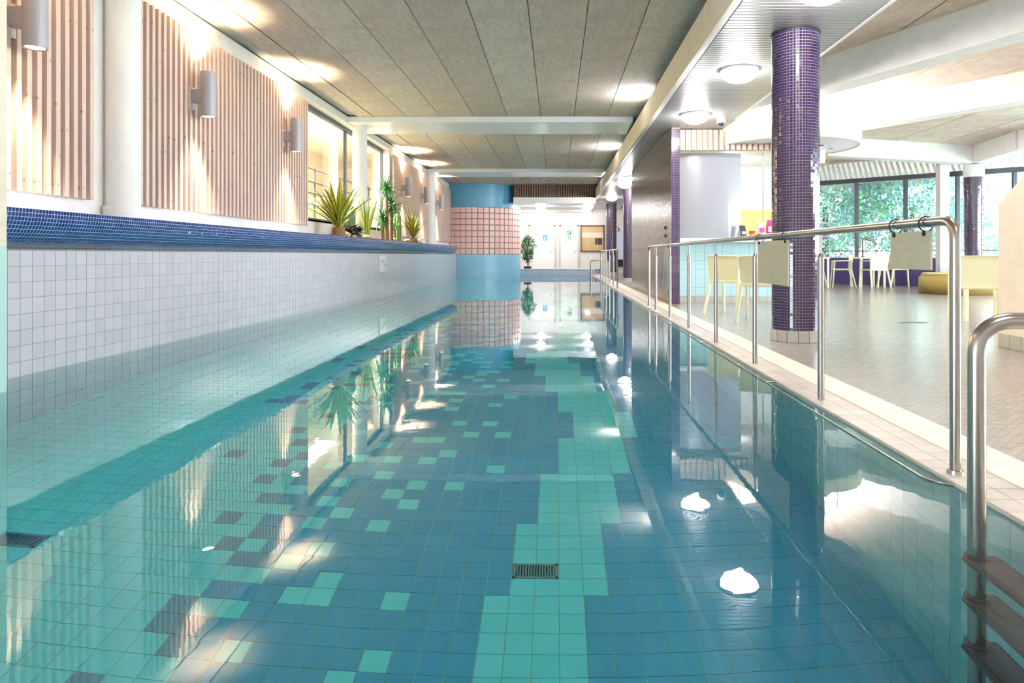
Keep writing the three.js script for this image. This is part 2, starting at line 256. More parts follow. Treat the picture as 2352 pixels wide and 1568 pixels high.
// ---- blue mosaic ledge
{
  const g = structure('trim_3', 'rolled ledge of dark blue glass mosaic above the white tiles'), a = 0.21, b = LEDGE - 0.873, prof = [], N = 13, Z1 = 23.65;
  const sh = new THREE.Shape(); sh.moveTo(WALLX, LEDGE - 0.012); sh.lineTo(WALLX, 0.871); sh.lineTo(XL - 0.01, 0.871);
  for (let i = 0; i <= 40; i++) { const f = i / 40 * Math.PI / 2; sh.lineTo(XL + a * Math.sin(f), LEDGE - b * Math.cos(f)); } sh.lineTo(XL + a - 0.02, LEDGE - 0.012);
  const e = new THREE.ExtrudeGeometry(sh, { depth: Z1 - 2.0, bevelEnabled: false, curveSegments: 40 }); e.translate(0, 0, -Z1); mesh('body', e, M.ledgeGrout, g);
  // arc length table
  let L = 0; const tab = [[0, 0]]; for (let i = 1; i <= 200; i++) { const f0 = (i - 1) / 200 * Math.PI / 2, f1 = i / 200 * Math.PI / 2; L += Math.hypot(a * (Math.sin(f1) - Math.sin(f0)), b * (Math.cos(f1) - Math.cos(f0))); tab.push([L, f1]); }
  const pitch = L / N, geo = new THREE.BoxGeometry(0.0026, pitch - 0.0045, pitch - 0.006), ts = [], nZ = Math.floor((Z1 - 3.9) / pitch);
  for (let r = 0; r < N; r++) {
    const f = tab.find((t) => t[0] >= (r + 0.5) * pitch)[1], tx = a * Math.cos(f), ty = b * Math.sin(f), q = new THREE.Quaternion().setFromAxisAngle(new THREE.Vector3(0, 0, 1), Math.atan2(ty, tx) - Math.PI / 2);
    for (let k = 0; k < nZ; k++) { const h = rnd(), v = rr(0.7, 1.25); ts.push({ p: V(XL + a * Math.sin(f), LEDGE - b * Math.cos(f), Z1 - (k + 0.5) * pitch), q: q.clone().multiply(new THREE.Quaternion().setFromEuler(new THREE.Euler(0, rr(-0.02, 0.02), rr(-0.02, 0.02)))), c: new THREE.Color().setRGB(0.018 * v, (0.030 + 0.035 * h * h) * v, 0.17 * v) }); }
  }
  const topGeo = new THREE.BoxGeometry(pitch - 0.0045, 0.0026, pitch - 0.006);
  copies(g, 'mosaic', geo, M.ledgeTile, ts);
  const t2 = []; for (let r = 0; r < 3; r++) for (let k = 0; k < nZ; k++) { const v = rr(0.7, 1.25); t2.push({ p: V(XL + a - 0.015 - r * pitch, LEDGE - 0.011, Z1 - (k + 0.5) * pitch), c: new THREE.Color().setRGB(0.018 * v, 0.04 * v, 0.17 * v) }); }
  copies(g, 'mosaic_top', topGeo, M.ledgeTile, t2);
}
// near left pier whose edge closes the picture
{
  const g = structure('pillar_tiled', 'pale tiled pier cutting the left edge of the view');
  mesh('pier', box(WALLX, -3.318, 0.88, CEIL, 3.72, 4.10), M.cream, g);
  mesh('pier_foot', box(WALLX, -3.318, -DEPTH, 0.88, 3.72, 4.10), P('#bfe2d8', 0.3), g);
}
// ---- windows in the left wall and the stairwell behind them
{
  const X = -4.14, room = structure('wall_stairwell', 'cream lit stairwell seen through the left windows');
  mesh('far_wall', box(-7.2, -7.0, -0.2, 3.9, 8.5, 22), M.cream, room);
  mesh('end_wall', box(-7.2, X, -0.2, 3.9, 21.8, 22), M.cream, room); mesh('front_wall', box(-7.2, X, -0.2, 3.9, 8.5, 8.7), M.cream, room);
  mesh('ceiling_slab', box(-7.2, X, 3.75, 3.9, 8.5, 22), M.cream, room); mesh('floor_slab', box(-7.2, X, -0.2, 0.0, 8.5, 22), M.concrete, room);
  const lamp = top('stair_light', 'long ceiling light in the stairwell behind the left windows', 'light'); place(lamp, -5.6, 3.72, 14.5);
  mesh('diffuser', new THREE.BoxGeometry(0.5, 0.04, 4), S('#fff', 0.5, { emissive: new THREE.Color(1, 0.95, 0.62), emissiveIntensity: 3 }), lamp);
  const rl = new THREE.RectAreaLight(new THREE.Color(1, 0.95, 0.76), 95, 0.5, 4); rl.position.set(0, -0.03, 0); rl.rotation.x = -Math.PI / 2; lamp.add(rl);
  const rail = top('stair_railing', 'grey stair railing with long bars behind the left windows', 'railing'); place(rail, -5.2, 0, 0);
  for (const y of [1.9, 2.14, 2.38, 2.66]) mesh('rail', new THREE.CylinderGeometry(0.02, 0.02, 9, 10).rotateX(Math.PI / 2).translate(0, y, -14.5), M.darkFrame, rail);
  for (const Z of [10.4, 12.5, 14.6, 16.7, 18.8]) mesh('post', new THREE.CylinderGeometry(0.022, 0.022, 2.7, 10).translate(0, 1.35, -Z), M.darkFrame, rail);
  const win = (n, Z0, Z1, label) => {
    const g = structure('window_' + n, label), y0 = 1.40, y1 = LINTEL;
    mesh('frame', [box(X - 0.04, X + 0.04, y0, y0 + 0.05, Z0, Z1), box(X - 0.04, X + 0.04, y1 - 0.07, y1, Z0, Z1)], M.darkFrame, g);
    mesh('jamb', box(X - 0.025, X + 0.025, y0, y1, Z0, Z0 + 0.035), M.darkFrame, g); mesh('jamb', box(X - 0.025, X + 0.025, y0, y1, Z1 - 0.035, Z1), M.darkFrame, g);
    mesh('pane', box(X - 0.006, X + 0.006, y0 + 0.05, y1 - 0.07, Z0 + 0.035, Z1 - 0.035), M.glass, g);
  };
  win(1, OPEN0, 13.3, 'dark framed left window nearest, behind the spiky agave'); win(2, 13.3, OPEN1, 'dark framed left window behind the tall yucca');
  mesh('window_sill', box(X - 0.1, WALLX, 1.37, 1.40, OPEN0, OPEN1), M.white, wallLeft);
}
// ---- ceiling of boards over the pool
const ceiling = structure('ceiling', 'grey fibre board ceiling with narrow dark joints');
{
  mesh('slab', box(-4.4, EAST + 1.2, CEIL + 0.03, CEIL + 0.25, BACK, FAR + 0.3), M.concrete, ceiling);
  const W = 0.632, L = 1.24, base = new THREE.BoxGeometry(W - 0.010, 0.03, L - 0.004), flip = base.clone(); { const u = flip.attributes.uv; for (let i = 0; i < u.count; i++) u.setXY(i, 1 - u.getX(i), 1 - u.getY(i)); }
  for (let k = -2; k < 20; k++) for (let c = -6; c < 5; c++) {
    const x = -0.30 + (c + 0.5) * W, Z = 7.85 + (k - 4) * L + L / 2; if (Z > 26.4) continue;
    let x0 = x - W / 2; if (c === -6) { const g = metric(new THREE.BoxGeometry(0.28, 0.03, L - 0.004)); const m = mesh('board', g, M.board[0], ceiling); m.position.set(-0.30 - 5 * W - 0.16, CEIL + 0.015, -Z); continue; }
    const m = mesh('board', (c + k) % 2 ? base : flip, M.board[(c * 7 + k * 3 + 90) % 3], ceiling); m.position.set(x, CEIL + 0.015, -Z);
  }
  for (let k = 0; k < 16; k++) for (let c = 0; c < 8; c++) { // boards over the lounge on the right
    const m = mesh('board', base, M.board[(c + k * 2) % 3], ceiling); m.scale.set(1.95, 1, 1); m.position.set(3.4 + c * 1.235, CEIL + 0.014, -(2.2 + k * L));
  }
}
// ---- flat white bulkheads across the pool
[[5.1, 'white bulkhead across the ceiling above the frame'], [12.85, 'nearest white bulkhead across the pool ceiling'], [20.6, 'far white bulkhead across the pool ceiling']].forEach(([Z, label]) => {
  const g = structure('beam', label); mesh('beam', rbox(-3.97, 1.45, 3.335, CEIL, Z, Z + 1.25, 0.006), M.bulkhead, g);
});
// ---- soffit of metal strips on the right with its fascia
{
  const g = structure('ceiling_soffit', 'lowered metal strip soffit along the right side of the pool'), X0 = 1.455, X1 = 2.77, Z0 = BACK, Z1 = 30.9;
  mesh('fascia', rbox(X0, X0 + 0.03, SOFFIT, 3.285, Z0, Z1, 0.004), M.cream, g);
  mesh('edge_trim', box(X0 + 0.03, X0 + 0.075, SOFFIT, SOFFIT + 0.02, Z0, Z1), M.whiteGloss, g);
  mesh('outer_fascia', box(X1, X1 + 0.03, SOFFIT - 0.005, CEIL, Z0, Z1), M.white, g);
  mesh('top_tray', box(X0 + 0.03, X1, SOFFIT + 0.05, SOFFIT + 0.07, Z0, Z1), M.aluDark, g);
  const geo = new RoundedBoxGeometry(X1 - X0 - 0.09, 0.022, 0.064, 1, 0.006);
  for (let i = 0; i < 300; i++) { const m = mesh('strip', geo, M.alu, g); m.position.set((X0 + X1) / 2 + 0.04, SOFFIT + 0.012, -(4.9 + i * 0.072)); }
  mesh('strip_field', box(X0 + 0.085, X1 - 0.005, SOFFIT + 0.002, SOFFIT + 0.02, BACK, 4.86), M.alu, g).userData.kind = 'stuff';
  mesh('strip_field', box(X0 + 0.085, X1 - 0.005, SOFFIT + 0.002, SOFFIT + 0.02, 26.54, Z1), M.alu, g).userData.kind = 'stuff';
}
// ---- shell behind the camera and round the building
{
  const g = structure('wall_back', 'white wall behind the camera'); mesh('wall', box(-4.4, EAST + 1.2, -0.2, CEIL + 0.2, BACK - 0.2, BACK), M.white, g);
  const lob = structure('wall_far', 'white wall of the bright lobby beyond the pool');
  mesh('wall', box(-4.4, 7.0, -0.2, CEIL, FAR, FAR + 0.2), M.white, lob);
  mesh('side_wall', box(-1.75, -1.6, -0.2, CEIL, 27.76, FAR), M.white, lob);
  mesh('lobby_ceiling', box(-4.4, 1.455, 2.75, 2.79, 25.5, FAR), M.white, lob);
}
// slatted bulkhead over the pool end
{
  const g = structure('trim_4', 'brown slatted bulkhead with white band over the far pool end');
  mesh('band', box(-1.6, 1.455, 2.74, 2.965, 25.2, 25.5), M.whiteGloss, g); mesh('back_board', box(-1.6, 1.455, 2.965, CEIL, 25.34, 25.4), M.woodDark, g);
  for (let i = 0; i < 34; i++) { const x = -1.55 + i * 0.09; if (i > 13 && i < 18) continue; mesh('slat', box(x, x + 0.055, 2.97, CEIL - 0.02, 25.24, 25.3), M.woodDark, g); }
  mesh('vent_grille', [0, 1, 2, 3, 4].map((k) => box(-0.3, 0.06, 3.02 + k * 0.07, 3.05 + k * 0.07, 25.26, 25.3)), M.aluDark, g);
}
// ---- the round tower with pink glass blocks
{
  const g = structure('wall_tower', 'round blue tower with a belt of pink glass blocks'), xc = -3.2, Zc = 26.59, R = 1.786;
  const shell = (y0, y1, r) => new THREE.CylinderGeometry(r, r, y1 - y0, 96, 1).translate(xc, (y0 + y1) / 2, -Zc);
  mesh('upper_mosaic', shell(2.585, CEIL, R), M.towerBlue, g); mesh('lower_mosaic', shell(-DEPTH, 0.845, R), M.towerPale, g); mesh('joints', shell(0.845, 2.585, R - 0.025), M.blockJoint, g);
  const n = 52, da = 2 * Math.PI / n, w = R * da - 0.03, hh = 1.74 / 8, shape = new RoundedBoxGeometry(w, hh - 0.03, 0.05, 2, 0.012);
  for (let k = 0; k < n; k++) { const a = k * da, nx = Math.sin(a), nz = Math.cos(a); if (nz < -0.15) continue; if (nx < -0.62) continue; for (let r = 0; r < 8; r++) { const m = mesh('glass_block', shape, M.block[(k * 5 + r * 3) % 3], g); m.position.set(xc + nx * (R - 0.022), 0.845 + (r + 0.5) * hh, -Zc + nz * (R - 0.022)); m.rotation.y = a; } }
}
// ---- bronze violet mosaic wall beside the bar
{
  const g = structure('wall_mosaic', 'violet bronze mosaic wall beside the pool'), x0 = 1.90, x1 = 2.035, Z0 = 11.2, Z1 = 17.1, p = 0.027;
  mesh('core', box(x0, x1, DECK, SOFFIT, Z0, Z1), S('#9c8a7c', 0.6), g);
  const side = new THREE.BoxGeometry(0.004, p - 0.004, p - 0.004), front = new THREE.BoxGeometry(p - 0.004, p - 0.004, 0.004), a = [], b = [], rows = Math.floor((SOFFIT - DECK) / p);
  for (let r = 0; r < rows; r++) {
    for (let k = 0; k < (Z1 - Z0) / p - 1; k++) { const v = rr(0.7, 1.3); a.push({ p: V(x0, DECK + (r + 0.5) * p, Z0 + (k + 0.5) * p), q: new THREE.Quaternion().setFromEuler(new THREE.Euler(0, rr(-0.05, 0.05), rr(-0.05, 0.05))), c: new THREE.Color().setRGB(0.19 * v, 0.13 * v, 0.095 * v) }); }
    for (let k = 0; k < 5; k++) { const v = rr(0.7, 1.3); b.push({ p: V(x0 + (k + 0.5) * p, DECK + (r + 0.5) * p, Z0), c: new THREE.Color().setRGB(0.05 * v, 0.022 * v, 0.12 * v) }); }
  }
  copies(g, 'side_mosaic', side, M.bronze, a); copies(g, 'front_mosaic', front, M.violet, b);
  const pan = top('steel_panel', 'narrow upright stainless panel on the bronze mosaic wall', 'panel'); place(pan, x0 - 0.02, 0.2, 11.62);
  mesh('plate', rbox(-0.012, 0.012, 0.03, 0.75, -0.2, 0.2, 0.005), M.steel, pan); mesh('frame', [box(-0.016, 0.018, 0, 0.03, -0.23, 0.23), box(-0.016, 0.018, 0.75, 0.78, -0.23, 0.23), box(-0.016, 0.018, 0, 0.78, -0.23, -0.2), box(-0.016, 0.018, 0, 0.78, 0.2, 0.23)], M.brushed, pan);
  for (const [y, l] of [[1.30, 'upper'], [1.16, 'lower']]) { const s = top('wall_switch', l + ' small dark switch on the bronze mosaic wall', 'switch'); place(s, x0 - 0.012, y, 11.82); mesh('plate', new RoundedBoxGeometry(0.016, 0.06, 0.09, 2, 0.004), M.graphite, s); mesh('button', new RoundedBoxGeometry(0.01, 0.03, 0.04, 2, 0.003).translate(-0.01, 0, 0), M.black, s); }
}
// ---- violet mosaic columns
function mosaicColumn(name, label, x, Z, r, y0, y1, cap) {
  const g = structure(name, label), rows = Math.round((y1 - y0 - 0.11 - (cap ? 0.012 : 0)) / 0.0272), p = (y1 - y0 - 0.11 - (cap ? 0.012 : 0)) / rows, n = Math.round(2 * Math.PI * r / p), ts = [];
  mesh('core', cyl(r - 0.001, y0, y1, x, Z, 64), M.violetGrout, g);
  for (let i = 0; i < n; i++) { const a = i / n * 2 * Math.PI, q0 = new THREE.Quaternion().setFromAxisAngle(new THREE.Vector3(0, 1, 0), a); for (let k = 0; k < rows; k++) { const v = rr(0.65, 1.35); ts.push({ p: new THREE.Vector3(x + Math.sin(a) * r, y0 + 0.11 + (k + 0.5) * p, -Z + Math.cos(a) * r), q: q0.clone().multiply(new THREE.Quaternion().setFromEuler(new THREE.Euler(rr(-0.025, 0.025), rr(-0.025, 0.025), 0))), c: new THREE.Color().setRGB(0.032 * v, 0.016 * v, 0.080 * v) }); } }
  copies(g, 'mosaic', new THREE.BoxGeometry(2 * Math.PI * r / n - 0.0034, p - 0.0034, 0.004), M.violet, ts);
  const ns = Math.round(2 * Math.PI * (r + 0.004) / 0.1), geo = new RoundedBoxGeometry(2 * Math.PI * (r + 0.004) / ns - 0.004, 0.108, 0.014, 1, 0.003);
  for (let i = 0; i < ns; i++) { const a = i / ns * 2 * Math.PI, m = mesh('skirting_tile', geo, M.skirt, g); m.position.set(x + Math.sin(a) * (r + 0.003), y0 + 0.055, -Z + Math.cos(a) * (r + 0.003)); m.rotation.y = a; }
  if (cap) mesh('collar', cyl(r + 0.012, y1 - 0.012, y1 + 0.002, x, Z, 48), M.black, g);
  return g;
}
mosaicColumn('pillar_violet', 'big violet mosaic column beside the handrail, nearest', 2.272, 6.455, 0.215, DECK, SOFFIT, true);
mosaicColumn('pillar_violet', 'violet mosaic column just behind the bronze wall', 2.272, 20.9, 0.215, DECK, SOFFIT, true);
mosaicColumn('pillar_violet', 'farthest violet mosaic column beside the lobby window', 2.272, 28.1, 0.215, DECK, SOFFIT, true);
mosaicColumn('pillar_violet', 'violet mosaic column with white head by the lounge windows', 10.2, 16.6, 0.215, DECK, 2.72);
mesh('white_head', cyl(0.23, 2.72, CEIL, 10.2, 16.6, 40), M.white, scene.children[scene.children.length - 1]);

// ================================================================ LOUNGE SIDE
// ---- white ceiling beams over the lounge
{
  const B = (name, label, pts, w) => { const g = structure(name, label); for (let i = 0; i + 1 < pts.length; i++) mesh('beam', bar(V(pts[i][0], (3.025 + CEIL) / 2, pts[i][1]), V(pts[i + 1][0], (3.025 + CEIL) / 2, pts[i + 1][1]), w, CEIL - 3.025), M.white, g); };
  B('beam_lounge', 'nearest white slanting ceiling beam over the lounge', [[3.0, 10.55], [7.3, 1.2]], 0.33);
  B('beam_lounge', 'second white slanting ceiling beam over the lounge', [[4.6, 12.97], [11.2, 3.2]], 0.32);
  B('beam_lounge', 'farthest white ceiling beam meeting the white headed violet column', [[4.9, 14.87], [10.2, 16.5], [9.86, 14.3], [11.2, 9.0]], 0.36);
  const det = top('smoke_detector', 'round white smoke detector on the lounge ceiling', 'detector'); place(det, 6.4, CEIL - 0.03, 9.2);
  mesh('base', new THREE.CylinderGeometry(0.06, 0.055, 0.02, 24).translate(0, 0.02, 0), M.white, det); mesh('sensor', new THREE.CylinderGeometry(0.045, 0.03, 0.03, 24).translate(0, -0.005, 0), M.whiteGloss, det);
}
// ---- oblique window wall of the lounge
const WA = [6.4, 20.57], wallZ = (x) => 26.3 - 0.895 * x;
{
  const E1 = [EAST, wallZ(EAST)], sill = 0.745, head = 2.82;
  const g = structure('wall_right', 'window wall of the lounge with a low violet mosaic parapet');
  const seg = (y0, y1, w, mat, name) => mesh(name, bar(V(WA[0], (y0 + y1) / 2, WA[1]), V(E1[0], (y0 + y1) / 2, E1[1]), w, y1 - y0), mat, g);
  seg(-0.2, sill, 0.3, P('#6556a0', 0.25, { map: mottle }), 'parapet'); seg(sill, sill + 0.03, 0.36, M.whiteGloss, 'parapet_cap'); seg(head, head + 0.12, 0.16, M.darkFrame, 'header');
  seg(CEIL - 0.06, CEIL + 0.02, 0.3, M.white, 'upper_wall');
  const dir = V(E1[0] - WA[0], 0, E1[1] - WA[1]).normalize(), len = Math.hypot(E1[0] - WA[0], E1[1] - WA[1]), turn = Math.atan2(-dir.z, dir.x);
  for (let i = 0; i < 60; i++) { const m = mesh('white_louvre', new THREE.BoxGeometry(0.055, 0.46, 0.10), M.whiteGloss, g); m.position.copy(V(WA[0], 3.16, WA[1]).addScaledVector(dir, (i + 0.5) * len / 60)); m.rotation.set(0, turn, 0.28); }
  let n = 3, last = WA[0];
  for (const x of [7.43, 8.33, 9.26, 10.16, 11.06, 11.96, EAST]) {
    const w = structure('window_' + n, ['lounge window pane left of the first dark mullion', 'lounge window pane showing green trees, second', 'lounge window pane third from the column', 'lounge window pane behind the hanging sign', 'lounge window pane beside the white post', 'lounge window pane beside the partition', 'last lounge window pane at the right'][n - 3]);
    mesh('mullion', bar(V(x - 0.001, sill, wallZ(x)), V(x, head, wallZ(x)), 0.07, 0.09), M.darkFrame, w);
    mesh('pane', bar(V(last + 0.03, (sill + head) / 2 + 0.015, wallZ(last + 0.03)), V(x - 0.03, (sill + head) / 2 + 0.015, wallZ(x - 0.03)), 0.012, head - sill - 0.03), M.glass, w);
    last = x; n++;
  }
  const post = structure('pillar_white', 'slim white post in front of the lounge windows'); mesh('post', rbox(9.46, 9.7, DECK, CEIL, 16.75, 16.95, 0.01), M.white, post);
  // north wall of the lounge, and the glazed east side that lets the daylight in
  const north = structure('wall_lounge', 'white wall closing the lounge behind the bar');
  mesh('wall', box(6.3, 6.5, -0.2, CEIL, 20.57, FAR), M.white, north);
  const east = structure('wall_east', 'glazed outer wall of the lounge at the right');
  mesh('wall', [box(EAST, EAST + 0.2, -0.2, 0.75, BACK, 15.05), box(EAST, EAST + 0.2, 2.85, CEIL, BACK, 15.05), box(EAST, EAST + 0.2, 0.75, 2.85, BACK, -1), box(EAST, EAST + 0.2, 0.75, 2.85, 14.6, 15.05)], M.white, east);
  for (let k = 0; k < 6; k++) mesh('mullion', box(EAST + 0.05, EAST + 0.13, 0.75, 2.85, -1 + k * 3.1, -0.93 + k * 3.1), M.darkFrame, east);
}
// ---- outdoors: lawn and trees
{
  const lawn = structure('floor_outdoors', 'pale lawn outside the lounge windows'); const gs = new THREE.Shape([[6.6, 20.7], [12.95, 15.0], [12.95, -40], [70, -40], [70, 90], [6.6, 90]].map((p) => new THREE.Vector2(p[0], p[1]))); mesh('lawn', metric(new THREE.ExtrudeGeometry(gs, { depth: 0.2, bevelEnabled: false }).rotateX(-Math.PI / 2).translate(0, -0.42, 0)), M.lawn, lawn);
  const leafGeo = (() => { const g = new THREE.BufferGeometry(); g.setAttribute('position', new THREE.Float32BufferAttribute([0, 0, 0, 0.07, 0.09, 0.02, 0, 0.2, 0, -0.07, 0.09, 0.02], 3)); g.setIndex([0, 1, 2, 0, 2, 3]); g.computeVertexNormals(); g.setAttribute('uv', new THREE.Float32BufferAttribute(8, 2)); return g; })();
  const crown = (R, hgt, n) => { const ts = []; for (let i = 0; i < n; i++) { const a = rr(0, 6.283), u = rr(-1, 1), k = Math.cbrt(rr(0.25, 1)), s = Math.sqrt(1 - u * u), bump = 1 + 0.25 * Math.sin(a * 3 + u * 5); ts.push({ p: new THREE.Vector3(Math.cos(a) * s * R * k * bump, hgt + u * R * 0.85 * k, Math.sin(a) * s * R * k * bump), q: new THREE.Quaternion().setFromEuler(new THREE.Euler(rr(0, 6), rr(0, 6), rr(0, 6))), s: new THREE.Vector3(1, 1, 1).multiplyScalar(rr(0.45, 0.95)), c: new THREE.Color().setHSL(rr(0.27, 0.36), rr(0.25, 0.5), rr(0.35, 0.75)) }); } return ts; };
  const tint = S('#ffffff', 0.7, { side: THREE.DoubleSide });
  const tree = (x, Z, R, hgt, n, cols, label) => { const g = top('garden_tree', label, 'tree', 'trees outside the lounge'); place(g, x, -0.22, Z); mesh('trunk', new THREE.CylinderGeometry(0.10, 0.17, hgt, 10).translate(0, hgt / 2, 0), M.trunk, g); const ts = crown(R, hgt, n); ts.forEach((t) => t.c.setRGB(...cols.map((c) => c * rr(0.55, 1.3)))); copies(g, 'foliage', leafGeo, tint, ts); };
  tree(10.5, 26.5, 2.5, 2.9, 11000, [0.46, 0.76, 0.66], 'bushy green tree outside the leftmost lounge window pane');
  tree(13.6, 26.0, 2.6, 3.1, 11000, [0.42, 0.74, 0.66], 'bushy green tree outside the middle lounge window panes');
  tree(16.2, 24.0, 2.5, 2.9, 11000, [0.52, 0.78, 0.72], 'bushy green tree outside behind the slim white post');
  tree(17.2, 19.5, 2.6, 2.8, 11000, [0.80, 0.66, 0.74], 'pinkish autumn tree outside at the right window panes');
  tree(11.5, 31, 3.4, 4.2, 11000, [0.45, 0.72, 0.68], 'taller dark tree farther outside on the left');
  tree(18.0, 29, 3.6, 4.0, 11000, [0.56, 0.74, 0.72], 'taller pale tree farther outside on the right');
}
// ---- bar kiosk
{
  const bar_ = top('bar_counter', 'pale turquoise tiled bar counter behind the yellow chairs', 'counter'); place(bar_, 0, DECK, 11.45);
  const L = (x0, x1, y0, y1, a, b) => box(x0, x1, y0, y1, a, b);
  mesh('body', L(2.06, 3.92, 0.1, 1.02, 0.12, 0.6), M.barTile, bar_);
  const tg = new RoundedBoxGeometry(0.148, 0.148, 0.012, 1, 0.003); for (let i = 0; i < 12; i++) for (let j = 0; j < 6; j++) { const m = mesh('tile', tg, M.barTile, bar_); m.position.set(2.14 + i * 0.152, 0.185 + j * 0.152, -0.115); }
  for (let i = 0; i < 12; i++) { const m = mesh('skirting_tile', new RoundedBoxGeometry(0.148, 0.1, 0.014, 1, 0.003), M.skirt, bar_); m.position.set(2.14 + i * 0.152, 0.05, -0.11); }
  mesh('counter_top', rbox(2.05, 4.0, 1.02, 1.095, -0.12, 0.7, 0.012), M.barTop, bar_);
  const sc = top('service_screen', 'curved silvery white screen standing on the bar counter', 'screen panel'); place(sc, 0, DECK + 1.095, 11.7);
  const arc = new THREE.Shape(); for (let i = 0; i <= 24; i++) { const x = 2.06 + i / 24 * 1.12, d = 0.10 * (1 - ((i / 24) * 2 - 1) ** 2); i ? arc.lineTo(x, -d) : arc.moveTo(x, -d); } arc.lineTo(3.18, 0.06); arc.lineTo(2.06, 0.06); arc.closePath();
  mesh('screen', new THREE.ExtrudeGeometry(arc, { depth: 1.46, bevelEnabled: false }).rotateX(-Math.PI / 2), M.frosted, sc);
  const head = top('bar_header', 'fluted pale wood header above the bar', 'header'); place(head, 0, 2.57, 11.3);
  mesh('rail', L(2.05, 3.85, 0.0, 0.345, 0.05, 0.09), M.batten, head);
  for (let i = 0; i < 19; i++) mesh('slat', metric(new RoundedBoxGeometry(0.066, 0.34, 0.05, 1, 0.008).translate(2.09 + i * 0.094, 0.17, -0.02), 1, i * 0.07, i * 0.3), M.wood, head);
  const glass = top('bar_glass', 'clear glass screen with a slim steel post beside the silvery screen', 'glass screen'); place(glass, 0, DECK + 1.095, 11.62);
  mesh('pane', L(3.2, 3.9, 0, 1.46, 0, 0.01), M.glass, glass); mesh('post', new THREE.CylinderGeometry(0.012, 0.012, 1.46, 12).translate(3.53, 0.73, 0.03), M.steel, glass);
  const kit = structure('wall_bar', 'back walls of the bar kiosk, yellow below and white above');
  mesh('back_lower', box(2.04, 4.6, DECK, 1.75, 13.9, 14.0), M.yellowWall, kit); mesh('back_upper', box(2.04, 4.6, 1.75, CEIL, 13.9, 14.0), M.white, kit); mesh('ceiling_panel', box(2.04, 4.5, 2.62, 2.65, 11.45, 13.9), M.white, kit);
  const lamp = top('bar_light', 'small ceiling light inside the bar kiosk', 'light'); place(lamp, 3.3, 2.6, 12.8); mesh('diffuser', new THREE.CylinderGeometry(0.12, 0.12, 0.03, 24), M.globe, lamp);
  const pl = new THREE.PointLight(GLOBE, 2); pl.position.set(0, -0.06, 0); pl.shadow.radius = 4; pl.castShadow = true; lamp.add(pl);
  // things on the counter
  const bag = (x, w, h, c1, c2, label, name) => { const g = top(name, label, 'snack bag', 'snack bags on the bar'); place(g, x, DECK + 1.095, 11.50, rr(-0.2, 0.2)); const s = new THREE.SphereGeometry(0.5, 18, 14); { const p = s.attributes.position; for (let i = 0; i < p.count; i++) { const y = p.getY(i) * 2, sx = Math.sign(p.getX(i)) * Math.pow(Math.abs(p.getX(i) * 2), 0.5), k = 1 - 0.35 * y * y; p.setXYZ(i, sx * w / 2, (y + 1) * h / 2, p.getZ(i) * 0.10 * k); } } s.computeVertexNormals(); mesh('pouch', s, c1, g); mesh('print', new THREE.BoxGeometry(w * 0.7, h * 0.3, 0.012).translate(0, h * 0.5, 0.05), c2, g); mesh('top_seam', new THREE.BoxGeometry(w * 0.8, 0.02, 0.006).translate(0, h * 0.985, 0), c1, g); };
  bag(3.46, 0.12, 0.27, S('#f3e6ee', 0.4), S('#e24fae', 0.4), 'white and pink snack bag leaning by the steel post', 'snack_bag'); bag(3.62, 0.14, 0.30, S('#e03f9f', 0.4), S('#ffffff', 0.4), 'magenta snack bag on the bar beside the column', 'snack_bag'); bag(3.78, 0.13, 0.26, S('#f06ab8', 0.4), S('#fbe27a', 0.4), 'light pink snack bag on the bar', 'snack_bag');
  const jar = top('sweet_jar', 'glass jar of orange sweets on the bar', 'jar'); place(jar, 3.33, DECK + 1.095, 11.55); mesh('sweets', new THREE.CylinderGeometry(0.05, 0.05, 0.09, 20).translate(0, 0.05, 0), S('#e58a3c', 0.5), jar); mesh('lid', new THREE.CylinderGeometry(0.052, 0.052, 0.025, 20).translate(0, 0.11, 0), M.red, jar);
  const pay = top('card_terminal', 'dark grey card terminal on the bar beside the silvery screen', 'card terminal'); place(pay, 3.17, DECK + 1.095, 11.5, 0.2); mesh('base', new RoundedBoxGeometry(0.1, 0.03, 0.12, 2, 0.01).translate(0, 0.015, 0), M.graphite, pay); mesh('display', new RoundedBoxGeometry(0.10, 0.20, 0.03, 2, 0.01).rotateX(-0.3).translate(0, 0.12, -0.02), M.graphite, pay); mesh('keypad', new THREE.BoxGeometry(0.07, 0.05, 0.01).rotateX(-0.3).translate(0, 0.09, 0.008), S('#c9c9cf', 0.4), pay);
}
